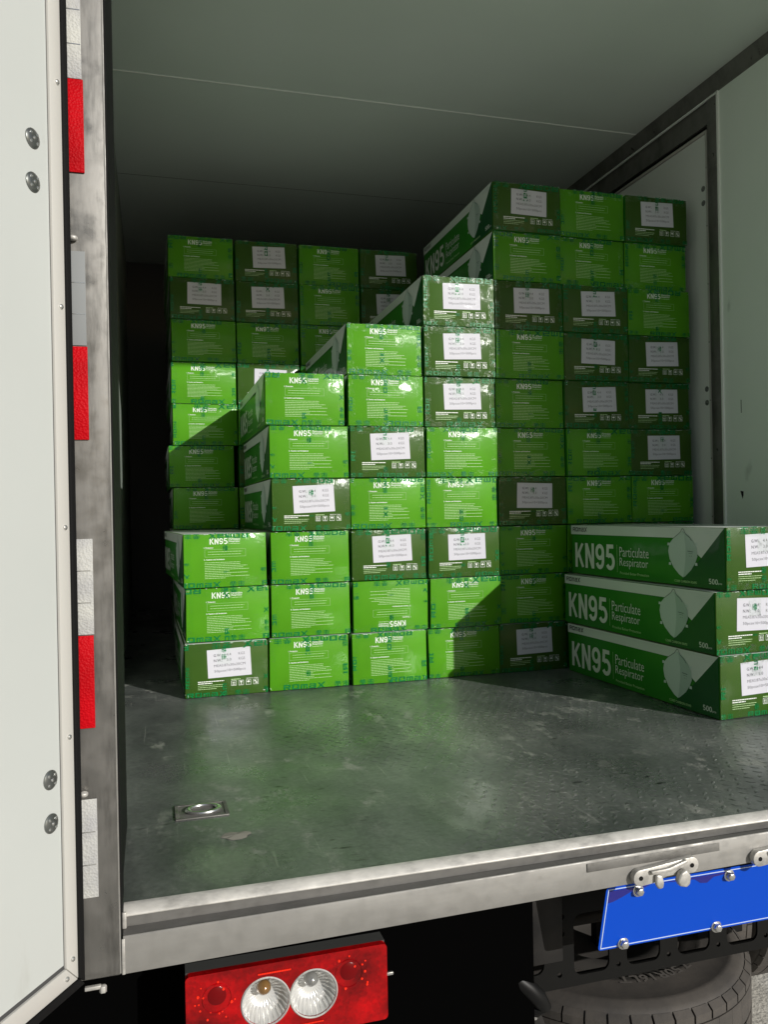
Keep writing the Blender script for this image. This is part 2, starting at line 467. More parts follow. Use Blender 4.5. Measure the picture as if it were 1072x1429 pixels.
# left wall lining (slightly toed)
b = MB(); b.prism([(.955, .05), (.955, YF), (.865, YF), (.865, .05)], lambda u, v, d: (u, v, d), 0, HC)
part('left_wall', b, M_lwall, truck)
bx('jamb_box', (.956, 1.0305, .0505, .38, 0, HC-.001), M_blackp, truck)
bx('left_outer_skin', (.84, .862, -.05, YF+.06, -.1, HC+.008), M_truckpaint, truck)
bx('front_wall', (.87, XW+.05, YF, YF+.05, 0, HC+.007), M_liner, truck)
# right wall with side doorway
D0, D1 = 1.49, 2.60     # side door leaf y-range
bx('right_wall_rear', (XW, XW+.04, .0, 1.415, 0, HC-.06), M_wall, truck)
bx('right_wall_front', (XW, XW+.04, D1+.07, YF, 0, HC-.06), M_wall, truck)
bx('right_outer_skin', (XW+.045, XW+.065, -.05, YF+.06, -.1, HC+.008), M_truckpaint, truck)
b = MB(); b.prism([(XW+.03, HC-.072), (XW-.003, HC-.072), (XW-.008, HC-.066), (XW-.020, HC-.001), (XW+.03, HC-.001)], lambda u, v, d: (u, d, v), 0, YF)
part('corner_trim', b, M_trim, truck, bevel=.0015)
bx('trim_bead', (XW-.007, XW, 1.41, YF, HC-.080, HC-.0725), M_seam, truck)
b = MB(); b.box(XW+.006, XW+.04, 1.415, D1+.07, 2.302, HC-.073)
part('door_header', b, M_trim, truck)
b = MB(); b.box(XW-.004, XW+.04, 1.418, 1.480, 0, 2.398)
post = part('side_door_post', b, M_trim, truck, bevel=.003)
bx('post_bead', (XW-.007, XW, 1.405, 1.415, 0, 2.405), M_seam, post)
bx('side_door_post', (XW-.004, XW+.04, D1+.005, D1+.065, 0, 2.30), M_trim, truck, bevel=.003)
# leaf
sdoor = bx('side_door', (XW+.010, XW+.035, D0+.016, D1-.01, .02, 2.268), M_sdoor, truck)
b = MB(); b.box(XW+.016, XW+.036, D0-.008, D0+.004, 0, 2.30); b.box(XW+.016, XW+.036, D0+.004, D1, 2.284, 2.30)
part('door_seal', b, M_blackp, sdoor)
b = MB(); b.box(XW+.004, XW+.03, D0+.003, D0+.014, .02, 2.282); b.box(XW+.004, XW+.03, D0+.0145, D1, 2.271, 2.282)
part('door_edge_strip', b, M_dframe, sdoor, bevel=.001)
def rosette(mb, c, nrm, r=.011, th=.004):
    nrm = Vector(nrm).normalized(); up = Vector((0, 0, 1)); sx = up.cross(nrm)
    rot = Matrix((sx, up, nrm)).transposed()
    xf = lambda p: rot @ Vector(p)
    mb.lathe([(r, 0), (r, th*.4), (r*.8, th*.8), (r*.45, th), (.0001, th)], c, 'z', 20, 0, None, xf)
    for k in range(4):
        a = math.pi/4+k*math.pi/2
        q = Vector(c)+rot @ Vector((r*.62*math.cos(a), r*.62*math.sin(a), th*.6))
        mb.lathe([(r*.2, 0), (r*.15, th*.45), (.0001, th*.55)], q, 'z', 8, 1, None, xf)
    mb.lathe([(r*.2, th), (r*.13, th*1.3), (.0001, th*1.35)], c, 'z', 8, 1, None, xf)
M_ros = mat('rosette_metal', (.20, .21, .20), .3, .8)
for z in (2.040, 1.978, 1.172, 1.113, .34, .28):
    b = MB(); rosette(b, (XW+.010, D0+.037, z), (-1, 0, 0), .012, .004)
    part('hinge_bolt', b, [M_ros, M_bolt], sdoor, smooth=True)
for z in [.25*k+.12 for k in range(9)]:
    b = MB(); b.lathe([(.003, 0), (.0025, .0015), (.0001, .002)], (XW+.004, D0+.0085, z), 'x', 8, 0, None, lambda p: (-p[0], p[1], p[2]))
    part('rivet', b, M_bolt, sdoor, smooth=True)
for z in [.18+.24*k for k in range(9)]:
    b = MB(); b.lathe([(.0022, 0), (.0018, .0012), (.0001, .0016)], (XW-.004, 1.424, z), 'x', 8, 0, None, lambda p: (-p[0], p[1], p[2]))
    part('rivet', b, M_bolt, post, smooth=True)
b = MB(); b.prism([(1.30, .722), (1.318, .725), (1.312, .707), (1.306, .692), (1.301, .706)], lambda u, v, d: (XW-d, u, v), .0001, .0008)
part('scratch_mark', b, M_groovet, truck)
b = MB(); b.prism([(1.303, 1.095), (1.306, 1.095), (1.306, 1.042), (1.303, 1.042)], lambda u, v, d: (XW-d, u, v), .0001, .0008)
part('scratch_mark', b, M_groovet, truck)

# rear frame: posts, header, sill
YO = -.055
b = MB()
b.prism([(.870, YO), (1.031, YO), (1.031, .045), (1.018, .045), (1.018, -.02), (.870, -.02)], lambda u, v, d: (u, v, d), -.0935, HC+.007)
lp = part('rear_post', b, M_steel, truck, bevel=.0035, segs=3)
b = MB()
b.prism([(3.49, YO), (XW+.006, YO), (XW+.006, -.001), (3.49, -.001)], lambda u, v, d: (u, v, d), -.0935, HC+.007)
rp = part('rear_post', b, M_steel, truck, bevel=.0035)
bx('rear_header', (1.0315, XW+.0055, YO, -.001, HC-.012, HC+.0075), M_steel, truck)
bx('jamb_seal', (1.0314, 1.0335, YO+.012, .049, -.09, HC), M_blackp, lp)
# lighter strip painting the sunlit highlight along the left post's folded edge
bx('edge_highlight', (1.0285, 1.0312, YO-.0012, YO+.002, -.09, HC), M_sill, lp, bevel=.0006)
bx('weld_seam', (1.0325, 1.0375, YO-.001, YO+.001, -.093, -.034), M_cast, lp, bevel=.0008)
# sill: the outer rail rises a little towards the right
def taper(mb, ylim=-.04):
    for i, (x, y, z) in enumerate(mb.v):
        if y < ylim and x > 1.2:
            mb.v[i] = (x, y, z+(.0085*(x-1.2) if z > -.05 else .0125*(x-1.2)))
# sill
b = MB()
b.prism([(-.049, -.0305), (-.0535, -.0295), (-.055, -.0330), (-.0555, -.0925), (-.047, -.0935), (-.046, -.06), (-.001, -.06), (-.001, -.045), (-.046, -.045)],
        lambda u, v, d: (d, u, v), 1.0345, XW+.005)
taper(b)
sill = part('rear_sill', b, M_sill, truck, bevel=.0012)
b = MB(); b.prism([(.004, .0002), (.0, .0022), (-.010, .0006), (-.021, -.0060), (-.0245, -.0095), (-.024, -.0125), (-.001, -.0125), (.004, -.004)], lambda u, v, d: (d, u, v), 1.0345, XW+.005)
part('floor_edge_lip', b, M_lip, sill, bevel=.001)
b = MB(); b.prism([(-.001, -.0127), (-.0205, -.0127), (-.0215, -.0300), (-.0488, -.0318), (-.0488, -.044), (-.001, -.044)], lambda u, v, d: (d, u, v), 1.0345, XW+.005)
taper(b, -.03)
part('door_channel', b, M_channel, sill)
bx('end_cap_bead', (1.0325, 1.040, -.030, -.0245, -.030, -.002), M_cast, sill, bevel=.002)
# dirty repair strip riveted on the sill
b = MB(); b.prism([(1.90, -.0445), (2.205, -.0420), (2.205, -.0255), (1.90, -.0275)], lambda u, v, d: (u, d, v), -.0575, -.0560)
part('repair_strip', b, M_darksteel, sill, bevel=.0006)

# latch keepers on the sill
def keeper(x0):
    par = None
    b = MB()
    yf = -.066
    # plate with rounded lobes following two bolts
    A, B_ = (x0+.016, -.066), (x0+.134, -.056)
    pts = []
    for k in range(9):
        a = R(80)+R(200)*k/8; pts.append((A[0]+.0165*math.cos(a), A[1]+.0165*math.sin(a)))
    pts += [(x0+.045, -.080), (x0+.075, -.071), (x0+.105, -.070)]
    for k in range(9):
        a = R(-100)+R(190)*k/8; pts.append((B_[0]+.0165*math.cos(a), B_[1]+.0165*math.sin(a)))
    b.prism(pts, lambda u, v, d: (u, d, v), -.0555, -.070)
    base = part('latch_keeper', b, M_cast, truck, bevel=.002)
    for poly, dd in (([(x0+.046, -.060), (x0+.060, -.062), (x0+.064, -.078), (x0+.062, -.089), (x0+.051, -.090), (x0+.045, -.080)], -.079),
                     ([(x0+.098, -.062), (x0+.112, -.056), (x0+.122, -.070), (x0+.120, -.086), (x0+.112, -.092), (x0+.096, -.088), (x0+.091, -.078)], -.085)):
        b = MB(); b.prism(poly, lambda u, v, d: (u, d, v), -.0702, dd)
        part('claw', b, M_cast, base, bevel=.004, segs=3)
    b = MB()
    b.prism([(x0+.035, -.052), (x0+.075, -.051), (x0+.118, -.040), (x0+.120, -.046), (x0+.080, -.059), (x0+.038, -.060)], lambda u, v, d: (u, d, v), -.0702, -.078)
    part('rib', b, M_cast, base, bevel=.002)
    for P in (A, B_):
        b = MB(); b.lathe([(.0045, 0), (.0045, .0008), (.0001, .0008)], (P[0], -.0702, P[1]), 'y', 14, 0, None, lambda p: (p[0], -p[1], p[2]))
        part('bolt_hole', b, M_blackp, base)
keeper(1.995); keeper(2.278)

# retro reflectors on the left post
def refl(z0, z1, m, x1, th=.0012, label=None):
    b = MB(); b.box(.945, x1, YO-.0008-th, YO-.0008, z0, z1)
    return part('reflective_strip', b, m, truck, bevel=.0005, label=label)
refl(1.235, 1.388, M_red, .998, .003, 'red reflective strip')
refl(.796, .949, M_red, .997, .003, 'red reflective strip')
refl(.322, .474, M_red, .998, .003, 'red reflective strip')
refl(1.3895, 1.56, M_wref, .996, label='white reflective strip')
refl(.951, 1.106, M_wref2, .996, label='worn grey reflective strip')
refl(.4755, .633, M_wref, .999, label='white reflective strip')
refl(.043, .205, M_wref, .998, label='white reflective strip')
refl(1.80, 1.95, M_red, .997, .003, 'red reflective strip'); refl(2.2, 2.35, M_red, .997, .003, 'red reflective strip')
b = MB()
for z0, z1 in ((.043, .205), (.4755, .633), (.951, 1.106), (1.3895, 1.56)):
    n = 3
    for k in range(1, n): 
        z = z0+(z1-z0)*k/n; b.box(.945, .995, YO-.0024, YO-.0019, z-.0008, z+.0008)
part('strip_crease', b, M_bolt, truck)
# hinge hardware slivers peeking behind the door seal
for zc, L in ((1.175, .10), (.25, .07)):
    b = MB(); b.box(.960, .974, YO-.006, YO-.001, zc-L/2, zc+L/2)
    b.lathe([(.0001, -.004), (.007, -.003), (.008, .003), (.0001, .006)], (.978, YO-.006, zc-L/2), 'z', 12)
    part('hinge_plate', b, M_cast, truck, bevel=.002)

# open rear door ------------------------------------------------------
u = Vector((-.54, -.84, 0)).normalized(); nn = Vector((.84, -.54, 0)).normalized()   # along the leaf, inner normal
Hn = Vector((.974, -.08, 0)); DB, DT = -.078, 2.46; DW = 1.18
def dpt(s, z, d): p = Hn+u*s+nn*d; return (p.x, p.y, z)
door = part('rear_door', (lambda b: (b.prism([(.042, DB+.046), (DW-.04, DB+.046), (DW-.04, DT-.04), (.042, DT-.04)], lambda a, z, d: dpt(a, z, d), -.035, -.004), b)[1])(MB()), M_dpanel, truck)
b = MB()
b.prism([(.012, DB+.010), (.0395, DB+.0395), (.0395, DT), (.012, DT)], lambda a, z, d: dpt(a, z, d), -.04, 0)
part('door_frame', b, M_dframe, door, bevel=.0015)
b = MB(); b.prism([(.0125, DB+.0095), (DW, DB+.0095), (DW, DB+.0390), (.0400, DB+.0390)], lambda a, z, d: dpt(a, z, d), -.04, 0)
part('door_frame', b, M_dframe, door, bevel=.0015)
b = MB(); b.prism([(.0375, DB+.0385), (DW-.02, DB+.0385), (DW-.02, DB+.0465), (.0455, DB+.0465), (.0455, DT-.03), (.0375, DT-.03)], lambda a, z, d: dpt(a, z, d), -.03, -.0045)
part('panel_joint', b, M_groove, door)
b = MB(); b.prism([(0.0, DB), (.013, DB+.0105), (.013, DT), (0.0, DT)], lambda a, z, d: dpt(a, z, d), -.045, .004)
part('door_seal', b, M_blackp, door, bevel=.002)
b = MB(); b.prism([(0.0, DB-.004), (DW, DB-.004), (DW, DB+.009), (.012, DB+.009)], lambda a, z, d: dpt(a, z, d), -.045, .004)
part('door_seal', b, M_blackp, door, bevel=.002)
bx2 = MB(); bx2.prism([(.02, DB+.02), (DW, DB+.02), (DW, DT), (.02, DT)], lambda a, z, d: dpt(a, z, d), -.05, -.0405)
part('outer_skin', bx2, M_truckpaint, door)
for s, z in ((.0185, 1.359), (.019, 1.003), (.020, .653), (.0195, .321), (.0215, -.030), (.0185, 1.72), (.0185, 2.08)):
    b = MB(); rot = Matrix((Vector((0, 0, 1)).cross(nn), Vector((0, 0, 1)), nn)).transposed()
    b.lathe([(.0042, 0), (.0038, .002), (.0022, .0032), (.0001, .0036)], dpt(s+.004, z, 0), 'z', 16, 0, None, lambda p: rot @ Vector(p))
    part('rivet', b, M_bolt, door, smooth=True)
b = MB(); b.lathe([(.0042, 0), (.0038, .002), (.0022, .0032), (.0001, .0036)], dpt(.040, DB+.024, 0), 'z', 16, 0, None, lambda p: rot @ Vector(p))
part('rivet', b, M_bolt, door, smooth=True)
for s, z in ((.077, 1.247), (.078, 1.180), (.065, .266), (.065, .199), (.077, 2.1), (.077, 2.03)):
    b = MB(); rosette(b, dpt(s, z, -.004), nn, .0150, .005)
    part('hinge_bolt', b, [M_ros, M_bolt], door, smooth=True)
b = MB(); b.box(.975, 1.0, -.075, -.068, -.100, -.094); b.lathe([(.006, -.006), (.006, .004), (.0001, .005)], (1.003, -.072, -.100), 'z', 6)
part('hinge_pin', b, M_cast, truck, bevel=.001)

# tail lamp ------------------------------------------------------------
LX0, LX1, LZ0, LZ1 = 1.135, 1.503, -.282, -.141
b = MB(); b.box(LX0+.001, LX1-.001, .031, .036, LZ0, LZ1)
b.box(LX0+.001, LX1-.001, .004, .0309, LZ1-.004, LZ1); b.box(LX0+.001, LX1-.001, .004, .0309, LZ0, LZ0+.004)
b.box(LX0+.001, LX0+.005, .004, .0309, LZ0+.0041, LZ1-.0041); b.box(LX1-.005, LX1-.001, .004, .0309, LZ0+.0041, LZ1-.0041)
lamp = part('tail_lamp', b, M_housing, truck)
# lens plate with two round openings
bm = bmesh.new()
def loop(pts):
    vs = [bm.verts.new((x, 0, z)) for x, z in pts]
    for i in range(len(vs)): bm.edges.new((vs[i], vs[(i+1) % len(vs)]))
cs = [(1.275, -.2085), (1.3625, -.209)]; CR = .0415
outl = []
for cx, cz, a0 in ((LX1-.008, LZ1-.008, 0), (LX0+.008, LZ1-.008, 90), (LX0+.008, LZ0+.008, 180), (LX1-.008, LZ0+.008, 270)):
    for k in range(5): outl.append((cx+.008*math.cos(R(a0+k*22.5)), cz+.008*math.sin(R(a0+k*22.5))))
loop(outl)
for c in cs: loop([(c[0]+CR*math.cos(2*math.pi*k/40), c[1]+CR*math.sin(2*math.pi*k/40)) for k in range(40)])
bmesh.ops.triangle_fill(bm, use_beauty=True, edges=bm.edges[:])
r = bmesh.ops.extrude_face_region(bm, geom=bm.faces[:])
for v in [e for e in r['geom'] if isinstance(e, bmesh.types.BMVert)]: v.co.y -= .014
bmesh.ops.translate(bm, verts=bm.verts, vec=(0, .004, 0))
bmesh.ops.recalc_face_normals(bm, faces=bm.faces)
me = bpy.data.meshes.new('lens'); bm.to_mesh(me); bm.free(); me.materials.append(M_lens)
lens = link('lens', me, lamp)
YL = -.0102
for i, c in enumerate(cs):
    b = MB()
    prof = [(CR, .001-.010), (CR*.97, -.004+.004), (CR*.85, .012), (CR*.6, .021), (CR*.3, .024), (.0001, .025)]
    fl = lambda a, j: 1 - (.045*(1-math.cos(a*26)) if 0 < j < 4 else 0)
    prof = [(q, y+.001) for q, y in prof]
    b.lathe(prof, (c[0], 0, c[1]), 'y', 156, 0, fl)
    bowl = part('reflector_bowl', b, M_chrome, lamp, smooth=True)
    b = MB(); bc = (c[0]-.001, .008, c[1]+.016)
    b.lathe([(.0001, -.013), (.007, -.011), (.0125, -.004), (.0135, .003), (.009, .014), (.004, .018)], bc, 'y', 24, 0)
    part('bulb', b, M_amber if i == 0 else M_glassc, lamp, smooth=True)
    b = MB(); b.lathe([(CR, -.0105), (CR+.0018, -.0125), (CR+.0036, -.0105)], (c[0], 0, c[1]), 'y', 48, 0)
    part('bezel_ring', b, M_wref, lamp, smooth=True)
for c in ((1.189, -.182), (1.429, -.180)):
    b = MB(); b.lathe([(.0165, 0), (.0150, -.0010), (.0001, -.0014)], (c[0], YL, c[1]), 'y', 28)
    part('bulb_disc', b, M_lensdark, lamp, smooth=True)
    b = MB(); b.lathe([(.046, 0), (.0475, -.0008), (.049, 0)], (c[0], YL, c[1]-.010), 'y', 48) if False else b.lathe([(.024, 0), (.0252, -.0012), (.0264, 0)], (c[0], YL, c[1]-.004), 'y', 40)
    part('moulded_ring', b, M_lens, lamp, smooth=True)
    b = MB(); rnd = random.Random(int(c[0]*1000))
    for k in range(16):  # bright red beads painting the sparkles in the lens
        a = rnd.uniform(0, 6.28); q = rnd.uniform(.022, .042)
        x, z = c[0]+q*math.cos(a), c[1]-.01+q*math.sin(a)*.9
        if not (LX0+.01 < x < LX1-.01 and LZ0+.012 < z < LZ1-.008): continue
        if any((x-e[0])**2+(z-e[1])**2 < (CR+.004)**2 for e in cs): continue
        rr_ = rnd.uniform(.0012, .0032)
        b.lathe([(rr_, 0), (rr_*.7, -rr_*.6), (.0001, -rr_*.8)], (x, YL, z), 'y', 7)
    part('reflex_glint_bead', b, M_lensbright, lamp, kind='stuff')
b = MB()
for k in range(20): b.box(1.262+k*.0030, 1.2643+k*.0030, YL-.0012, YL, -.1585, -.1560)
for k in range(34): b.box(1.292+k*.0026, 1.2938+k*.0026, YL-.0012, YL, -.2625, -.2605)
part('reflex_glint_bead', b, M_lensbright, lamp, kind='stuff')
b = MB(); b.box(LX1-.001, LX1+.018, .010, .016, -.214, -.208)
part('mounting_stud', b, M_bolt, lamp, bevel=.0015)

# chassis --------------------------------------------------------------
bx('mud_flap', (.87, 1.872, .13, .136, -1.12, -.0945), M_flap, truck)
bx('cross_member', (1.0, 3.44, .30, .40, -.30, -.0615), M_chassis, truck, bevel=.004)
bx('frame_rail', (1.52, 1.60, .41, 4.5, -.42, -.24), M_chassis, truck, bevel=.004)
bx('frame_rail', (2.84, 2.92, .41, 4.5, -.42, -.24), M_chassis, truck, bevel=.004)
bx('bumper_strut', (1.885, 1.962, .165, .180, -.345, -.062), M_bracket, truck, bevel=.003)
bx('bumper_strut', (3.0, 3.08, .165, .180, -.345, -.062), M_bracket, truck, bevel=.003)
bx('bumper_strut', (2.62, 2.66, .21, .225, -.30, -.062), M_chassis, truck, bevel=.003)
# pressed bumper bar with oblong openings
bm = bmesh.new()
def loopy(pts):
    vs = [bm.verts.new((x, 0, z)) for x, z in pts]
    for i in range(len(vs)): bm.edges.new((vs[i], vs[(i+1) % len(vs)]))
BZ0, BZ1 = -.425, -.215
loopy([(1.872, BZ0+.015), (1.888, BZ0), (3.2, BZ0), (3.2, BZ1), (1.88, BZ1), (1.872, BZ1-.02)])
def rrect(x0, x1, z0, z1, r=.014, slant=0):
    pts = []
    for cx, cz, a0 in ((x1-r, z1-r, 0), (x0+r, z1-r, 90), (x0+r, z0+r, 180), (x1-r, z0+r, 270)):
        for k in range(5): pts.append((cx+r*math.cos(R(a0+k*22.5)), cz+r*math.sin(R(a0+k*22.5))))
    return pts
for x0, x1, z0, z1 in ((1.886, 1.930, -.385, -.330), (2.005, 2.096, -.402, -.262), (2.142, 2.232, -.402, -.262), (2.280, 2.370, -.402, -.300), (2.418, 2.508, -.402, -.262), (2.556, 2.646, -.402, -.262), (2.70, 2.79, -.402, -.262)):
    loopy(rrect(x0, x1, z0, z1, .02))
for x, z in ((1.968, -.394), (2.120, -.394), (2.255, -.394), (2.394, -.394), (2.532, -.394), (1.972, -.300), (1.972, -.262)):
    rr2 = .006 if z < -.35 else .010
    loopy([(x+rr2*math.cos(2*math.pi*k/10), z+rr2*math.sin(2*math.pi*k/10)) for k in range(10)])
bmesh.ops.triangle_fill(bm, use_beauty=True, edges=bm.edges[:])
r = bmesh.ops.extrude_face_region(bm, geom=bm.faces[:])
for v in [e for e in r['geom'] if isinstance(e, bmesh.types.BMVert)]: v.co.y += .006
bmesh.ops.translate(bm, verts=bm.verts, vec=(0, .195, 0)); bmesh.ops.recalc_face_normals(bm, faces=bm.faces)
me = bpy.data.meshes.new('bumper_bar'); bm.to_mesh(me); bm.free(); me.materials.append(M_bump)
link('bumper_bar', me, truck)
b = MB(); b.box(1.888, 3.2, .202, .235, BZ0, BZ0+.006); part('bumper_flange', b, M_bump, truck)
# bits seen through the openings
b = MB()
b.lathe([(.03, 0), (.03, .25)], (2.20, .36, -.37), 'x', 16); b.lathe([(.018, 0), (.018, .5)], (1.9, .33, -.345), 'x', 12)
part('spring_hanger', b, M_bracket, truck, smooth=True)
b = MB()
for x, z in ((2.175, -.372), (2.195, -.385), (2.470, -.375)): b.box(x, x+.03, .27, .30, z-.012, z+.012)
part('spring_shackle', b, M_cast, truck, bevel=.004)
# tow hook and stay at the left end
b = MB()
prev = None
pth = [(1.80, .16, -.335), (1.83, .15, -.345), (1.862, .14, -.372), (1.885, .14, -.398), (1.90, .145, -.420), (1.885, .15, -.432), (1.855, .155, -.425)]
rads = [.012, .017, .019, .020, .018, .014, .009]
def tube(mb, pts, rads, n=12, mi=0):
    base = len(mb.v); pts = [Vector(p) for p in pts]
    for i, p in enumerate(pts):
        t = (pts[min(i+1, len(pts)-1)]-pts[max(i-1, 0)]).normalized()
        a = t.cross(Vector((0, 1, .1))).normalized(); c = t.cross(a)
        for k in range(n):
            q = 2*math.pi*k/n; mb.v.append(tuple(p+(a*math.cos(q)+c*math.sin(q))*rads[i]))
    for i in range(len(pts)-1):
        for k in range(n):
            mb.f.append((base+i*n+k, base+i*n+(k+1) % n, base+(i+1)*n+(k+1) % n, base+(i+1)*n+k)); mb.m.append(mi)
    mb.f.append(tuple(base+k for k in range(n))[::-1]); mb.m.append(mi)
    mb.f.append(tuple(base+(len(pts)-1)*n+k for k in range(n))); mb.m.append(mi)
tube(b, pth, rads)
M_hook = mat('glossy_black_hook', (.005, .005, .005), .45, spec=.2)
part('tow_hook', b, M_hook, truck, smooth=True)
b = MB(); b.prism([(1.795, -.36), (1.842, -.385), (1.865, -.62), (1.818, -.62)], lambda u_, v, d: (u_, d, v), .145, .155)
part('stay_plate', b, M_bracket, truck, bevel=.002)
b = MB(); b.prism([(1.870, -.405), (1.892, -.415), (1.945, -.56), (1.87, -.56)], lambda u_, v, d: (u_, d, v), .165, .172)
stay = part('stay_plate', b, M_bracket, truck, bevel=.002)
b = MB(); b.lathe([(.009, 0), (.009, -.008), (.0001, -.009)], (1.885, .165, -.450), 'y', 6); part('bolt', b, M_bolt, truck)
bx('hose_clip', (1.965, 1.985, .185, .20, -.135, -.122), M_bolt, truck, bevel=.003)

# licence plate: leaning, tucked beneath the sill
pt0 = Vector((1.984, .015, -.1175)); pdn = Vector((0, .040, -.153)).normalized(); PH = .156; PW = .475
def pf(a, v, d): p = pt0+Vector((1, 0, 0))*a+pdn*v+Vector((0, -.967, -.252))*d; return tuple(p)
b = MB(); rr3 = .008; pts = []
for cx, cz, a0 in ((PW-rr3, PH-rr3, 0), (rr3, PH-rr3, 90), (rr3, rr3, 180), (PW-rr3, rr3, 270)):
    for k in range(5): pts.append((cx+rr3*math.cos(R(a0+k*22.5)), cz+rr3*math.sin(R(a0+k*22.5))))
b.prism(pts, pf, 0, .0015)
plate = part('number_plate', b, M_plate, truck)
b = MB()
i0, t = .0045, .0018
for x0, x1, v0, v1 in ((i0, PW-i0, i0, i0+t), (i0, PW-i0, PH-i0-t, PH-i0), (i0, i0+t, i0+t, PH-i0-t), (PW-i0-t, PW-i0, i0+t, PH-i0-t)):
    b.prism([(x0, v0), (x1, v0), (x1, v1), (x0, v1)], pf, .0016, .0023)
part('border_line', b, M_pline, plate)
b = MB()
b.prism([(.008, .009), (.105, .009), (.085, .015), (.060, .018), (.040, .028), (.020, .036), (.008, .038)], pf, .0016, .0022)
b.prism([(.135, .009), (.300, .009), (.285, .014), (.262, .016), (.248, .028), (.232, .026), (.215, .014), (.170, .012)], pf, .0016, .0022)
part('navy_patch', b, M_navy, plate)
for x, v in ((.076, .018), (.058, .146), (.302, .018), (.292, .148)):
    b = MB(); o_ = pf(x, v, .0015)
    b.lathe([(.0095, 0), (.0095, -.010), (.0075, -.013), (.0001, -.0135)], o_, 'y', 6)
    b.lathe([(.013, 0), (.013, -.003), (.009, -.003)], o_, 'y', 16)
    part('bolt', b, M_bolt, plate, bevel=.001)
b = MB(); bx('plate_bracket', (1.995, 2.50, .022, .040, -.112, -.0955), M_chassis, truck)

# spare tyre ------------------------------------------------------------
def tyre_mb():
    """axis z, centre at origin, outer radius .40, width .2; returns shell, tread"""
    sh = MB()
    prof = [(.215, .070), (.222, .088), (.240, .094), (.262, .0965), (.268, .0990), (.275, .0990), (.280, .0980), (.315, .0985), (.345, .0975), (.351, .0990), (.357, .0965), (.372, .090), (.384, .080), (.388, .060),
            (.388, -.060), (.384, -.080), (.372, -.090), (.345, -.0965), (.315, -.098), (.262, -.094), (.222, -.088), (.215, -.070), (.215, .070)]
    sh.lathe(prof, (0, 0, 0), 'z', 120)
    tr = MB(); NB = 46
    for k in range(NB):
        a0 = 2*math.pi*k/NB
        for row, (z0, z1, sh_) in enumerate(((.050, .082, 0), (-.020, .046, .4), (-.082, -.026, 0))):
            a1 = a0+2*math.pi/NB*(.90 if row != 1 else .985); q = 2*math.pi/NB*sh_; r0, r1 = .385, .3995
            pts = []
            for a in (a0+q, (a0+a1)/2+q, a1+q):
                zz = .006*math.sin(3*a*NB/3.0)
                for r, za, zb in ((r0, z0, z1), (r1, z0+(.0 if row else .0), z1-(.012 if row == 0 else 0)+(0))):
                    if row == 2 and r == r1: za = z0+.012
                    pts.append((r*math.cos(a), r*math.sin(a), za)); pts.append((r*math.cos(a), r*math.sin(a), zb))
            fs = []
            for s in range(2):
                o_ = s*4; p_ = (s+1)*4
                fs += [(o_+2, o_+3, p_+3, p_+2), (o_, o_+2, p_+2, p_), (o_+1, p_+1, p_+3, o_+3)]
            fs += [(0, 1, 3, 2), (8, 10, 11, 9)]
            tr.add(pts, fs)
    return sh, tr
sh, tr = tyre_mb()
m_sh = sh.mesh('tyre_carcass', M_tyre, smooth=True); m_tr = tr.mesh('tread_blocks', M_tyre)
rim = MB(); rim.lathe([(.218, .086), (.19, .088), (.150, .084), (.12, .060), (.09, .05), (.0001, .05)], (0, 0, 0), 'z', 48)
m_rim = rim.mesh('rim', M_rim, smooth=True)
def wheel(name, loc, rot):
    e = bpy.data.objects.new(name, None); C.objects.link(e); e.parent = truck; e.location = Vector(loc)-truck.location; e.rotation_euler = rot
    e.empty_display_size = .1
    for nm, me in (('tyre', m_sh), ('tread', m_tr), ('rim', m_rim)):
        o = bpy.data.objects.new(nm, me); C.objects.link(o); o.parent = e
    return e
sp = wheel('spare_wheel', (2.305, .60, -.63), (0, 0, 0))
b = MB()
vs, fs, x0, x1, y0, y1 = text2d('7.50R16LT', .02, 2)
def arc(p):
    a_ = R(-82)+R(-46)*0  # centre of the text on the near side
    tt = (p[0]-x0)/(x1-x0); h = (p[1]-y0)/(y1-y0)
    ang = R(-64)-tt*R(46)
    r_ = .252+h*.032
    return (r_*math.cos(ang), r_*math.sin(ang), .0990+.0008)
b.add([arc(v) for v in vs], fs)
o = bpy.data.objects.new('sidewall_lettering', b.mesh('sidewall_lettering', M_tyretext)); C.objects.link(o); o.parent = sp
for x, y, dd in ((1.16, 1.35, 1), (1.385, 1.35, 1), (3.28, 1.35, -1), (3.055, 1.35, -1), (1.16, 4.3, 1), (3.28, 4.3, -1)):
    wheel('road_wheel', (x, y, -.80), (0, R(-90*dd), 0))
b = MB(); b.lathe([(.05, 0), (.05, 1.7)], (1.37, 1.35, -.80), 'x', 16); part('rear_axle', b, M_chassis, truck, smooth=True)
b = MB(); b.lathe([(.04, 0), (.04, 2.0)], (1.2, 4.3, -.80), 'x', 16); part('front_axle', b, M_chassis, truck, smooth=True)
for x in (1.53, 2.85):
    bx('leaf_spring', (x, x+.07, .75, 1.95, -.72, -.66), M_chassis, truck, bevel=.004)
    bx('spring_bracket', (x, x+.07, .75, .80, -.66, -.42), M_chassis, truck)
    bx('spring_bracket', (x, x+.07, 1.90, 1.95, -.66, -.42), M_chassis, truck)
    bx('axle_saddle', (x+.005, x+.065, 1.32, 1.38, -.76, -.72), M_chassis, truck)
    bx('axle_stand', (x+.005, x+.065, 4.27, 4.33, -.77, -.42), M_chassis, truck)
bx('carrier_stem', (2.29, 2.32, .585, .615, -.66, -.06), M_chassis, truck)

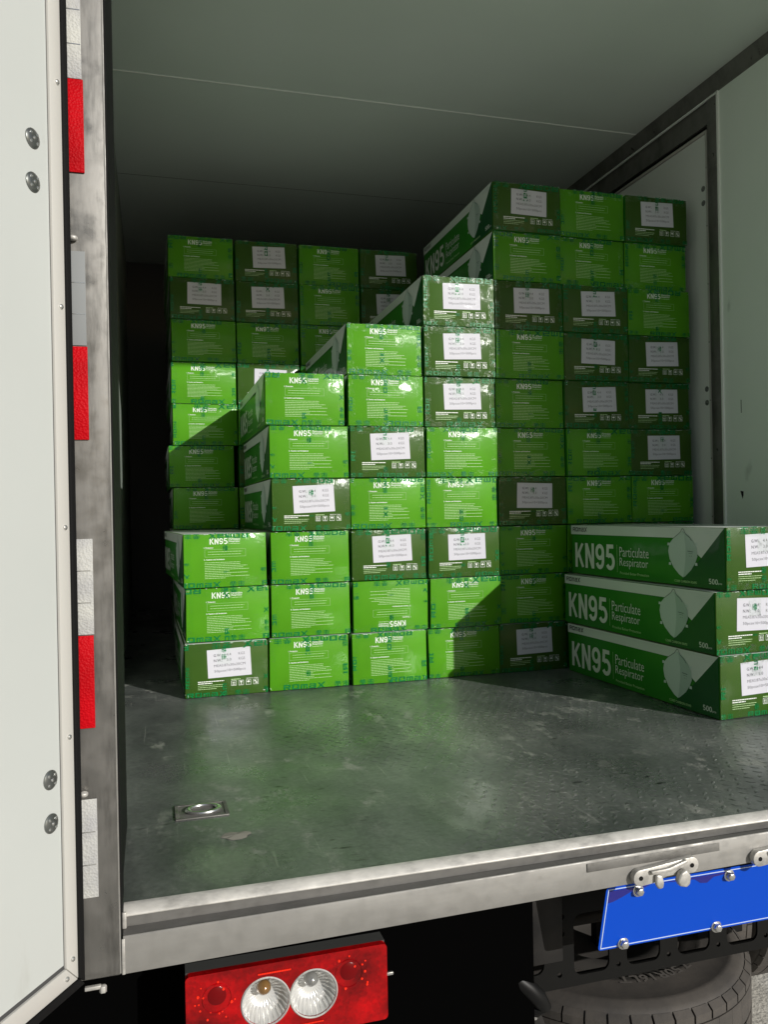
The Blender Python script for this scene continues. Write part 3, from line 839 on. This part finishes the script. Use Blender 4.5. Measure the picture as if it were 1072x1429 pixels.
# ------------------------------------------------------------------ CARTONS
CW, CL, CH = .3025, .87, .1975
F = lambda u_, z: (u_, -.0006, z)           # front print plane, u to the right
def fl_(d): return lambda u_, z: (u_, -d, z)
def shell(front, seed):
    rnd = random.Random(seed)
    bm = bmesh.new()
    j = lambda a=.0022: rnd.uniform(-a, a)
    xs = [0, CW*.5, CW]; ys = [0, CL*.33, CL*.66, CL]; zs = [0, CH]
    vs = {}
    for i, x in enumerate(xs):
        for jj, y in enumerate(ys):
            for k, z in enumerate(zs):
                vs[i, jj, k] = bm.verts.new((x+(j() if i != 1 else j(.01)), y+(j() if jj else 0), z-(abs(j()) if k else -abs(j(.0008)))))
    def q(a, mi):
        f = bm.faces.new([vs[t] for t in a]); f.material_index = mi; return f
    for i in range(2):
        q([(i, 0, 0), (i+1, 0, 0), (i+1, 0, 1), (i, 0, 1)], 0)
        q([(i+1, 3, 0), (i, 3, 0), (i, 3, 1), (i+1, 3, 1)], 0)
        for jj in range(3):
            q([(i, jj, 0), (i, jj+1, 0), (i+1, jj+1, 0), (i+1, jj, 0)], 1)
            q([(i, jj, 1), (i+1, jj, 1), (i+1, jj+1, 1), (i, jj+1, 1)], 2)
    for jj in range(3):
        q([(0, jj, 0), (0, jj, 1), (0, jj+1, 1), (0, jj+1, 0)], 1)
        q([(2, jj, 0), (2, jj+1, 0), (2, jj+1, 1), (2, jj, 1)], 1)
    bmesh.ops.recalc_face_normals(bm, faces=bm.faces)
    bmesh.ops.bevel(bm, geom=[e for e in bm.edges if e.calc_face_angle(0) > .6], offset=.0028, segments=2, affect='EDGES', profile=.5)
    me = bpy.data.meshes.new('shell'); bm.to_mesh(me); bm.free()
    for m in (front, M_side, M_white): me.materials.append(m)
    me.polygons.foreach_set('use_smooth', [True]*len(me.polygons))
    me.set_sharp_from_angle(angle=R(50))
    return me
shells = {'K': [shell(M_kn, s) for s in range(4)], 'L': [shell(M_lb, s+10) for s in range(4)]}

# printed packing tape
GL = {
 'R': [[(0, 0), (.24, 0), (.24, 1), (0, 1)], [(.24, .78), (1, .78), (1, 1), (.24, 1)], [(.76, .42), (1, .42), (1, .78), (.76, .78)], [(.24, .36), (.9, .36), (.9, .56), (.24, .56)], [(.55, .36), (.80, .36), (1.02, 0), (.74, 0)]],
 'O': [[(0, 0), (.24, 0), (.24, 1), (0, 1)], [(.76, 0), (1, 0), (1, 1), (.76, 1)], [(.24, 0), (.76, 0), (.76, .22), (.24, .22)], [(.24, .78), (.76, .78), (.76, 1), (.24, 1)]],
 'M': [[(0, 0), (.2, 0), (.2, .9), (0, .9)], [(.42, 0), (.60, 0), (.60, .7), (.42, .7)], [(.82, 0), (1, 0), (1, .9), (.82, .9)], [(.2, .7), (.82, .7), (.82, .9), (.2, .9)]],
 'A': [[(.05, .72), (1, .72), (1, .92), (.05, .92)], [(.76, 0), (1, 0), (1, .72), (.76, .72)], [(0, .36), (.76, .36), (.76, .54), (0, .54)], [(0, 0), (.76, 0), (.76, .18), (0, .18)], [(0, .18), (.22, .18), (.22, .36), (0, .36)]],
 'X': [[(-.1, -.1), (.2, -.1), (1.15, 1.1), (.9, 1.1)], [(0, 1), (.28, 1), (1, 0), (.72, 0)]],
 'J': [[(0, .62), (1, .62), (1, .74), (0, .74)], [(.1, .84), (.9, .84), (.9, .95), (.1, .95)], [(.28, .52), (.40, .52), (.40, 1.05), (.28, 1.05)], [(.62, .52), (.74, .52), (.74, 1.05), (.62, 1.05)], [(0, .34), (1, .34), (1, .46), (0, .46)], [(.44, 0), (.56, 0), (.56, .5), (.44, .5)], [(.1, 0), (.9, 0), (.9, .12), (.1, .12)]],
 'K': [[(0, .8), (1, .8), (1, .92), (0, .92)], [(0, .5), (1, .5), (1, .62), (0, .62)], [(.44, .1), (.56, .1), (.56, 1.05), (.44, 1.05)], [(.05, 0), (.95, 0), (.95, .12), (.05, .12)], [(.05, .2), (.18, .2), (.30, .42), (.18, .42)], [(.82, .2), (.95, .2), (.82, .42), (.70, .42)]],
}
def arcp(cx, cy, rx_, ry_, a0, a1, n=10):
    return [(cx+rx_*math.cos(R(a0+(a1-a0)*i/n)), cy+ry_*math.sin(R(a0+(a1-a0)*i/n))) for i in range(n+1)]
BG = {   # centre lines in a cell .6 wide, 1 high (stroke .16)
 'K': ([[(.09, 0), (.09, 1)], [(.52, 1), (.13, .42)], [(.24, .58), (.54, 0)]], .62),
 'N': ([[(.09, 0), (.09, 1)], [(.51, 0), (.51, 1)], [(.10, .97), (.50, .03)]], .60),
 '9': ([arcp(.29, .68, .20, .24, 0, 360, 20), [(.49, .70)]+arcp(.29, .36, .20, .28, 0, -155, 10)], .58),
 '5': ([[(.49, .92), (.15, .92), (.11, .50)], arcp(.28, .33, .205, .25, 130, -150, 14)], .58),
 '0': ([arcp(.28, .50, .20, .42, 0, 360, 24)], .56),
 'R': ([[(.09, 0), (.09, 1)], [(.09, .92), (.32, .92)]+arcp(.32, .72, .18, .20, 90, -90, 8)+[(.09, .52)], [(.30, .5), (.52, 0)]], .62),
}
def bold(mb, s, u0, v0, wdt, hgt, fn, mi, th=.08, gap=.07):
    tot = sum(BG[c][1] for c in s)+gap*(len(s)-1); k = wdt/tot; x = 0
    for c in s:
        for pl in BG[c][0]:
            L_, R_ = [], []; n = len(pl); closed = math.dist(pl[0], pl[-1]) < 1e-4
            for i, p in enumerate(pl):
                a = pl[i-1] if i else (pl[-2] if closed else p); c2 = pl[i+1] if i < n-1 else (pl[1] if closed else p)
                d1 = (p[0]-a[0], p[1]-a[1]); d2 = (c2[0]-p[0], c2[1]-p[1])
                l1, l2 = math.hypot(*d1), math.hypot(*d2)
                if l1 < 1e-6: d1, l1 = d2, l2
                if l2 < 1e-6: d2, l2 = d1, l1
                tx, ty = d1[0]/l1+d2[0]/l2, d1[1]/l1+d2[1]/l2; q = math.hypot(tx, ty); tx, ty = tx/q, ty/q
                cosh = tx*d1[0]/l1+ty*d1[1]/l1
                w_ = th/max(cosh, .5)
                L_.append((p[0]-ty*w_, p[1]+tx*w_)); R_.append((p[0]+ty*w_, p[1]-tx*w_))
            for i in range(n-1):
                mb.quad([fn(u0+(x+a)*k, v0+min(max(c_, 0), 1)*hgt) for a, c_ in (R_[i], R_[i+1], L_[i+1], L_[i])], mi)
        x += BG[c][1]+gap
def techno(mb, s, u0, v0, wdt, hgt, fn, mi):
    n = len(s); cw = wdt/(n+.22*(n-1))
    for i, ch in enumerate(s):
        for q in GL[ch]: mb.quad([fn(u0+cw*(i*1.22+a), v0+c*hgt) for a, c in q], mi)
def textline(mb, u0, u1, z, h, rnd, mi, fn):
    x = u0
    while x < u1:
        L = rnd.uniform(.003, .012); e = min(x+L, u1)
        mb.quad([fn(x, z), fn(e, z), fn(e, z+h), fn(x, z+h)], mi)
        x = e+rnd.uniform(.0008, .0016)
def k_print(seed):
    rnd = random.Random(seed); b = MB(); f = fl_(.0006)
    bold(b, 'KN95', .093, .158, .066, .0225, f, 0, .070)
    b.quad([f(.1615, .158), f(.1621, .158), f(.1621, .181), f(.1615, .181)], 0)
    put_text(b, 'Particulate', .165, .1725, .040, .008, f, 0, .01)
    put_text(b, 'Respirator', .165, .1635, .040, .008, f, 0, .01)
    textline(b, .165, .204, .1585, .0018, rnd, 1, f)
    put_text(b, '1. Protection', .072, .1435, .034, .0050, f, 0, .02)
    x0, x1, z0, z1, t = .075, .225, .112, .1400, .0006
    for q in ((x0, x1, z0, z0+t), (x0, x1, z1-t, z1), (x0, x0+t, z0+t, z1-t), (x1-t, x1, z0+t, z1-t)):
        b.quad([f(q[0], q[2]), f(q[1], q[2]), f(q[1], q[3]), f(q[0], q[3])], 1)
    textline(b, .087, .212, .1300, .0015, rnd, 1, f); textline(b, .087, .208, .1205, .0015, rnd, 1, f)
    put_text(b, '2. Caution and limitations', .072, .1000, .075, .0050, f, 0, .02)
    z = .0905; k = 0
    for e in (.205, .205, .232, .222, .240, .168, .236, .172, .240, .150):
        textline(b, .074, e-rnd.uniform(0, .006), z, .0016, rnd, 1, f); z -= .0064
    return b.mesh('end_print', [M_ink, M_inkdim])
def icons(b, f):
    for k, x in enumerate((.166, .193, .220, .247)):
        s, z0, t = .0185, .0355, .0011
        for q in ((x, x+s, z0, z0+t), (x, x+s, z0+s-t, z0+s), (x, x+t, z0+t, z0+s-t), (x+s-t, x+s, z0+t, z0+s-t)):
            b.quad([f(q[0], q[2]), f(q[1], q[2]), f(q[1], q[3]), f(q[0], q[3])], 0)
        P = lambda pts: b.quad([f(x+a*s, z0+c*s) for a, c in pts], 0)
        if k == 0:
            for o_ in (.28, .60):
                P([(o_, .25), (o_+.10, .25), (o_+.10, .62), (o_, .62)]); P([(o_-.07, .58), (o_+.17, .58), (o_+.05, .82)])
            P([(.2, .14), (.8, .14), (.8, .20), (.2, .20)])
        elif k == 1:
            P([(.3, .85), (.36, .5), (.64, .5), (.7, .85)]); P([(.46, .24), (.54, .24), (.54, .5), (.46, .5)]); P([(.32, .16), (.68, .16), (.68, .24), (.32, .24)])
        elif k == 2:
            P([(.16, .52), (.84, .52), (.72, .72), (.5, .84), (.28, .72)]); P([(.47, .2), (.53, .2), (.53, .52), (.47, .52)])
        else:
            P([(.2, .55), (.48, .55), (.48, .82), (.2, .82)]); P([(.52, .2), (.8, .2), (.8, .47), (.52, .47)]); P([(.25, .2), (.3, .2), (.8, .76), (.75, .8)])
def l_print(seed):
    rnd = random.Random(seed); b = MB(); f = fl_(.0006)
    for k, (e, h) in enumerate(((.140, .0030), (.098, .0030), (.140, .0017), (.136, .0017), (.112, .0017))):
        textline(b, .046, e, .0555-k*.0066, h, rnd, 0 if k < 2 else 1, f)
    textline(b, .166, .200, .0575, .0026, rnd, 1, f); put_text(b, 'MADE IN CHINA', .222, .0575, .043, .0032, f, 0, .01)
    icons(b, f)
    return b.mesh('end_print', [M_ink, M_inkdim])
def l_label(seed):
    rnd = random.Random(seed); a = R(rnd.uniform(-2.2, 2.2)); du, dz = rnd.uniform(-.006, .006), rnd.uniform(-.004, .003)
    b = MB()
    def f(u_, z, d=.0010):
        x, y = u_-.16, z-.1215
        return (.16+du+x*math.cos(a)-y*math.sin(a), -d, .1215+dz+x*math.sin(a)+y*math.cos(a))
    bl = rnd.uniform(-.002, .002)
    b.prism([(.081, .070), (.240, .070+bl), (.239, .173), (.081, .173)], lambda u_, v, d: f(u_, v, d), .0006, .0010)
    g_ = lambda u_, z: f(u_, z, .0012)
    put_text(b, 'G.W.:', .104, .1465, .031, .0098, g_, 1, .02); put_text(b, '4.4', .151, .1465, .017, .0098, g_, 2, 0); put_text(b, 'KGS', .195, .1465, .023, .0098, g_, 2, 0)
    put_text(b, 'N.W.:', .104, .1275, .031, .0098, g_, 1, .02); put_text(b, '3.0', .151, .1275, .017, .0098, g_, 2, 0); put_text(b, 'KGS', .195, .1275, .023, .0098, g_, 2, 0)
    put_text(b, 'MEAS:87x30x20CM', .104, .1085, .114, .0092, g_, 1, 0)
    put_text(b, '50pcsx10=500pcs', .104, .0865, .114, .0118, g_, 2, .003)
    return b.mesh('weight_label', [M_sticker, M_grey, M_grey])

# big graphic on the long side; t runs from the back end (0) to the front end (.87)
def side_print(right=False):
    b = MB()
    def f(t, z, d=.0026):
        return (CW+d, t, z) if right else (-d, CL-t, z)
    P = lambda pts, mi, d=.0026: b.quad([f(t, z, d) for t, z in pts], mi)
    L, H = CL-.003, CH-.002
    P([(.003, .160), (.003, H), (.66, H), (.66, .160)], 0)
    P([(.66, .160), (.66, H), (L, H), (.763, .098)], 0)
    P([(L, H), (L, .003), (.645, .003), (.763, .098)], 1)
    g3 = lambda t, z: f(t, z, .0030)
    bold(b, 'KN95', .030, .028, .270, .098, g3, 2)
    b.quad([g3(.3125, .024), g3(.3140, .024), g3(.3140, .126), g3(.3125, .126)], 3)
    put_text(b, 'Particulate', .328, .0830, .170, .036, g3, 2, -.004)
    put_text(b, 'Respirator', .328, .0390, .166, .040, g3, 2, -.004)
    put_text(b, 'Provided Better Protection', .330, .0180, .168, .0095, g3, 3, 0)
    techno(b, 'ROMAX', .016, .1715, .100, .0165, g3, 4)
    bold(b, '500', .795, .017, .041, .0175, g3, 2, .065); put_text(b, 'pcs', .838, .0165, .016, .007, g3, 2, 0)
    put_text(b, 'CORE CARBON KN95', .632, .0125, .108, .008, g3, 3, 0.005)
    for k, (a0, a1) in enumerate(((.795, .84), (.775, .845), (.80, .84))): put_text(b, 'xxxxxxxx', a0, .183-.006*k, a1-a0, .003, g3, 5, 0) if False else b.quad([g3(a0, .183-.006*k), g3(a1, .183-.006*k), g3(a1, .1842-.006*k), g3(a0, .1842-.006*k)], 5)
    # folded respirator
    cx, cz = .676, .112
    outl = [(0, .072), (.030, .058), (.052, .040), (.068, .018), (.070, -.010), (.060, -.030), (.040, -.055), (.010, -.078), (0, -.082)]
    outm = [(0, .072), (-.022, .060), (-.046, .046), (-.066, .028), (-.072, .002), (-.066, -.024), (-.046, -.052), (-.018, -.074), (0, -.082)]
    g4 = lambda t, z: f(t, z, .0034)
    seam = [(.008, .060), (.014, .02), (.013, -.02), (.006, -.06)]
    b.quad([g4(cx+t, cz+z) for t, z in outm[::-1]]+[g4(cx+t, cz+z) for t, z in seam[::1]], 5)
    b.quad([g4(cx+t, cz+z) for t, z in outl]+[g4(cx+t, cz+z) for t, z in seam[::-1]], 6)
    g5 = lambda t, z: f(t, z, .0038)
    # head-band tabs, nose wire, valve line
    for (t, z) in ((-.070, .026), (-.064, -.040), (.066, .030), (.064, -.036)):
        b.quad([g5(cx+t-.006, cz+z-.004), g5(cx+t+.006, cz+z-.004), g5(cx+t+.005, cz+z+.005), g5(cx+t-.005, cz+z+.005)], 5)
    def line(pts, wd, mi):
        for (a, c), (a2, c2) in zip(pts[:-1], pts[1:]):
            dx, dz = a2-a, c2-c; q = math.hypot(dx, dz); nx_, nz_ = -dz/q*wd, dx/q*wd
            b.quad([g5(cx+a-nx_, cz+c-nz_), g5(cx+a2-nx_, cz+c2-nz_), g5(cx+a2+nx_, cz+c2+nz_), g5(cx+a+nx_, cz+c+nz_)], mi)
    line([(-.046, .046), (-.036, .052), (-.012, .066), (0, .080), (.006, .078), (.016, .062), (.036, .050), (.044, .040)], .0010, 7)
    line([(.024, .006), (.050, .004)], .0012, 7); line([(.028, -.001), (.048, -.002)], .0006, 7)
    line([(.034, -.010), (.036, -.010)], .0015, 7); line([(.042, -.010), (.044, -.010)], .0015, 7)
    me = b.mesh('side_print', [M_white, M_sdark, M_ink2, M_inkdim, M_black, M_maskl, M_maskm, M_maskd])
    return me
M_ink2 = mat('white_side_ink', (.66, .70, .64), .4, coat=.3)
side_mesh = side_print(); side_mesh_r = side_print(True)

def clip(poly, x0, x1, y0, y1):
    for ax, lim, sgn in ((0, x0, 1), (0, x1, -1), (1, y0, 1), (1, y1, -1)):
        out_ = []
        for i in range(len(poly)):
            p, q = poly[i], poly[(i+1) % len(poly)]
            a, c = (p[ax]-lim)*sgn, (q[ax]-lim)*sgn
            if a >= 0: out_.append(p)
            if a*c < 0:
                t_ = a/(a-c); out_.append((p[0]+(q[0]-p[0])*t_, p[1]+(q[1]-p[1])*t_))
        poly = out_
        if len(poly) < 3: return None
    return poly
SEQ = 'ROMAX JK  '
def tape_run(mb, fn, length, width, off, mi=0, flip=False, lett=.72, start=0, end=None):
    """letters along s in [0,length], across v in [0,width]; fn(s,v)->xyz"""
    end = length if end is None else end
    h = width*lett; cwid = h*1.4; gap = h*.32; v0 = width*(1-lett)/2
    per = (cwid+gap)*len(SEQ)
    s = off % per-per
    while s < length:
        for ch in SEQ:
            if ch != ' ':
                for q in GL[ch]:
                    pts = [(s+a*cwid, v0+c*h) for a, c in q]
                    if flip: pts = [(length-a, width-c) for a, c in pts]
                    pts = clip(pts, start, end, 0.0005, width-.0005)
                    if pts: mb.quad([fn(a, c) for a, c in pts], mi)
            s += cwid+gap
def tape(seed, dense=1.0):
    rnd = random.Random(seed); b = MB(); D = .0016
    f = fl_(D); ff_ = fl_(.0040)
    tw, bw = rnd.uniform(.018, .025), rnd.uniform(.020, .027)
    # top edge strip (partly cut by the edge), bottom strip, sides, centre drop
    Tz = CH-.0015
    tape_run(b, lambda s, v: f(s, Tz-tw+v), CW, tw*1.25, rnd.uniform(0, .4), 0, flip=True)
    tape_run(b, lambda s, v: f(s, .0015+v-bw*.12), CW, bw, rnd.uniform(0, .4), 0)
    for side in (0, 1):
        if rnd.random() < .8*dense:
            wd = rnd.uniform(.016, .024)
            a0 = rnd.uniform(0, .06); a1 = CH-rnd.uniform(0, .05)
            if rnd.random() < .4: a1 = rnd.uniform(.06, .12)
            if side == 0: tape_run(b, lambda s, v: f(.0012+wd-v, s), CH-.002, wd*1.1, rnd.uniform(0, .3), 0, start=a0, end=a1)
            else: tape_run(b, lambda s, v: f(CW-.0012-wd+v, s), CH-.002, wd*1.1, rnd.uniform(0, .3), 0, flip=True, start=a0, end=a1)
    cx = CW/2+rnd.uniform(-.012, .004); wd = .020
    top = rnd.uniform(.045, .075); bot = rnd.uniform(.035, .085)
    tape_run(b, lambda s, v: (cx-wd/2+v, -.0018, CH-.002-s), top, wd, rnd.uniform(0, .3), 0, lett=.8)
    tape_run(b, lambda s, v: (cx-wd/2+v, -.0018, .002+s), bot, wd, rnd.uniform(0, .3), 0, lett=.8, flip=True)
    # wipe lies: keep everything on the face
    fw = .03
    def strip(x0, x1, z0, z1, d):
        n = max(2, int((x1-x0)/.012)); m_ = max(2, int((z1-z0)/.012))
        base = len(b.v)
        for i in range(n+1):
            for j_ in range(m_+1):
                b.v.append((x0+(x1-x0)*i/n, -(d+rnd.uniform(0, .0005)), z0+(z1-z0)*j_/m_))
        for i in range(n):
            for j_ in range(m_):
                q = base+i*(m_+1)+j_; b.f.append((q, q+m_+1, q+m_+2, q+1)); b.m.append(1)
    strip(.001, CW-.001, CH-fw, CH-.001, .0021); strip(.001, CW-.001, .001, fw, .0021)
    strip(.001, .026, fw+.0005, CH-fw-.0005, .0021); strip(CW-.026, CW-.001, fw+.0005, CH-fw-.0005, .0021)
    strip(cx-.024, cx+.024, CH-fw-.0005-top*.8, CH-fw-.0005, .0021)
    # crumpled film at corners and along the top edge, its glints painted white
    spots = [(.004, CH-.004), (CW-.004, CH-.004), (.004, .004), (CW-.004, .004)]
    for sx, sz in spots:
        for k in range(rnd.randint(1, 4)):
            x, z = sx+rnd.uniform(-.003, .012)*(1 if sx < .1 else -1), sz+rnd.uniform(-.003, .014)*(1 if sz < .1 else -1)
            L = rnd.uniform(.003, .010); a = rnd.uniform(0, 3.1); wv = rnd.uniform(.0006, .0018)
            p = [(x, z), (x+L*math.cos(a), z+L*math.sin(a)), (x+L*.5*math.cos(a)-wv*math.sin(a), z+L*.5*math.sin(a)+wv*math.cos(a))]
            p = [(min(max(a_, .0005), CW-.0005), min(max(c_, .0005), CH-.0005)) for a_, c_ in p]
            b.quad([(p[0][0], -.0026, p[0][1]), (p[1][0], -.0026-rnd.uniform(0, .003), p[1][1]), (p[2][0], -.0026-rnd.uniform(0, .004), p[2][1])], 2)
    for k in range(rnd.randint(5, 12)):
        x = rnd.uniform(.01, CW-.01); z = CH-rnd.uniform(.0008, .003)
        L = rnd.uniform(.004, .016)
        b.quad([(x, -.0024, z), (x+L, -.0024-rnd.uniform(0, .0015), z+rnd.uniform(-.001, .0006)), (x+L*.6, -.0026-rnd.uniform(0, .002), z-rnd.uniform(.0008, .002))], 2)
    return b.mesh('packing_tape', [M_tape, M_film, M_crinkle])
tapes = [tape(100+i) for i in range(14)]
kpr = [k_print(200+i) for i in range(2)]; lpr = [l_print(220+i) for i in range(2)]; llb = [l_label(240+i) for i in range(7)]

rnd = random.Random(21)
ORD = ['lowest', 'second', 'third', 'fourth', 'fifth', 'sixth', 'seventh', 'eighth', 'ninth', 'tenth']
COL = ['leftmost', 'second', 'third', 'fourth', 'fifth', 'sixth', 'seventh']
def carton(kind, x, y, z, label, group, rz=0, flip=False, sideprint=True, right=False, tp=None):
    t = thing('carton', (x, y, z), label, 'carton', group, rz)
    def p(name, me):
        o = bpy.data.objects.new(name, me); C.objects.link(o); o.parent = t
        if flip and name != 'side_print':
            o.rotation_euler = (0, math.pi, 0); o.location = (CW, 0, CH)
        return o
    sh_ = p('carton_shell', rnd.choice(shells[kind]))
    if kind == 'K': p('end_print', rnd.choice(kpr))
    else: p('end_print', rnd.choice(lpr)); p('weight_label', rnd.choice(llb))
    if sideprint: p('side_print', side_mesh)
    if right: p('side_print', side_mesh_r)
    p('packing_tape', tapes[tp if tp is not None else rnd.randrange(len(tapes))])
    return t
desc = {'K': 'lime green text-printed carton', 'L': 'olive carton with white sticker'}
A = {0: 'LKK', 1: 'KKKLKK', 2: 'KULKLKK', 3: 'KKLKKLLL', 4: 'LKKLKKKLKL', 5: 'KLKKKLLLKK', 6: 'KKLKLLLKKL'}
AX = {0: {0: 1.2, 1: 1.209, 2: 1.204}, 1: {0: 1.51, 1: 1.522, 2: 1.523, 3: 1.528, 4: 1.525, 5: 1.512},
      2: {0: 1.827, 1: 1.837, 2: 1.835, 3: 1.832, 4: 1.834, 5: 1.832, 6: 1.832},
      3: {0: 2.142, 1: 2.149, 2: 2.144, 3: 2.143, 4: 2.146, 5: 2.144, 6: 2.142, 7: 2.141},
      4: {0: 2.446, 1: 2.455, 2: 2.456, 3: 2.453, 4: 2.453, 5: 2.452, 6: 2.451, 7: 2.451, 8: 2.45, 9: 2.448},
      5: {9: 2.754, 8: 2.753, 7: 2.756, 6: 2.758, 5: 2.76, 4: 2.763, 3: 2.762}, 6: {9: 3.062, 8: 3.061, 7: 3.064, 6: 3.064, 5: 3.066, 4: 3.069, 3: 3.068}}
YA = 1.567
for c, rows in A.items():
    for r_, k in enumerate(rows):
        x = AX[c].get(r_, {5: 2.762, 6: 3.069}.get(c, 0))
        # never overlap the neighbour to the right
        flip = k == 'U'; kk = 'K' if flip else k
        d = desc[kk]+(' upside down' if flip else '')
        lab = '%s, %s up in %s column of the front stack' % (d, ORD[r_], COL[c]) if r_ else '%s, at the bottom of %s column, front stack' % (d, COL[c])
        carton(kk, x, YA+rnd.uniform(-.007, .010), .2*r_+.001, lab, 'cartons in the front stack', R({(0, 2): 3.3, (0, 1): 1.2, (0, 0): .6}.get((c, r_), rnd.uniform(-.38, .38))), flip, sideprint=(c < 5))
Bc = {0: 'KLKKKKKKLK', 1: 'KLKKLKLKLL', 2: 'LKKKLKKKKK', 3: 'KKLKKLKKLL'}
BX = {0: {9: 1.193, 8: 1.198, 7: 1.201, 6: 1.197, 5: 1.201, 4: 1.180, 3: 1.196}, 1: {}, 2: {}, 3: {}}
for c, rows in Bc.items():
    for r_, k in enumerate(rows):
        x = BX[c].get(r_, 1.196+.3130*c)
        lab = '%s, %s up in %s column of the rear stack' % (desc[k], ORD[r_], COL[c]) if r_ else '%s, at the bottom of %s column, rear stack' % (desc[k], COL[c])
        carton(k, x, 2.503+rnd.uniform(-.007, .010), .2*r_+.001, lab, 'cartons in the rear stack', R(rnd.uniform(-.38, .38)), sideprint=(c == 0))
for r_, (x, y, a, w_) in enumerate(((2.779, .660, 3.0, 'bottom'), (2.770, .662, 3.0, 'middle'), (2.802, .650, 3.4, 'top'))):
    carton('L', x, y, .2*r_+.001, 'olive green carton showing its long printed side, %s of the low pile at the right' % w_,
           'cartons in the low pile', R(a), right=True)
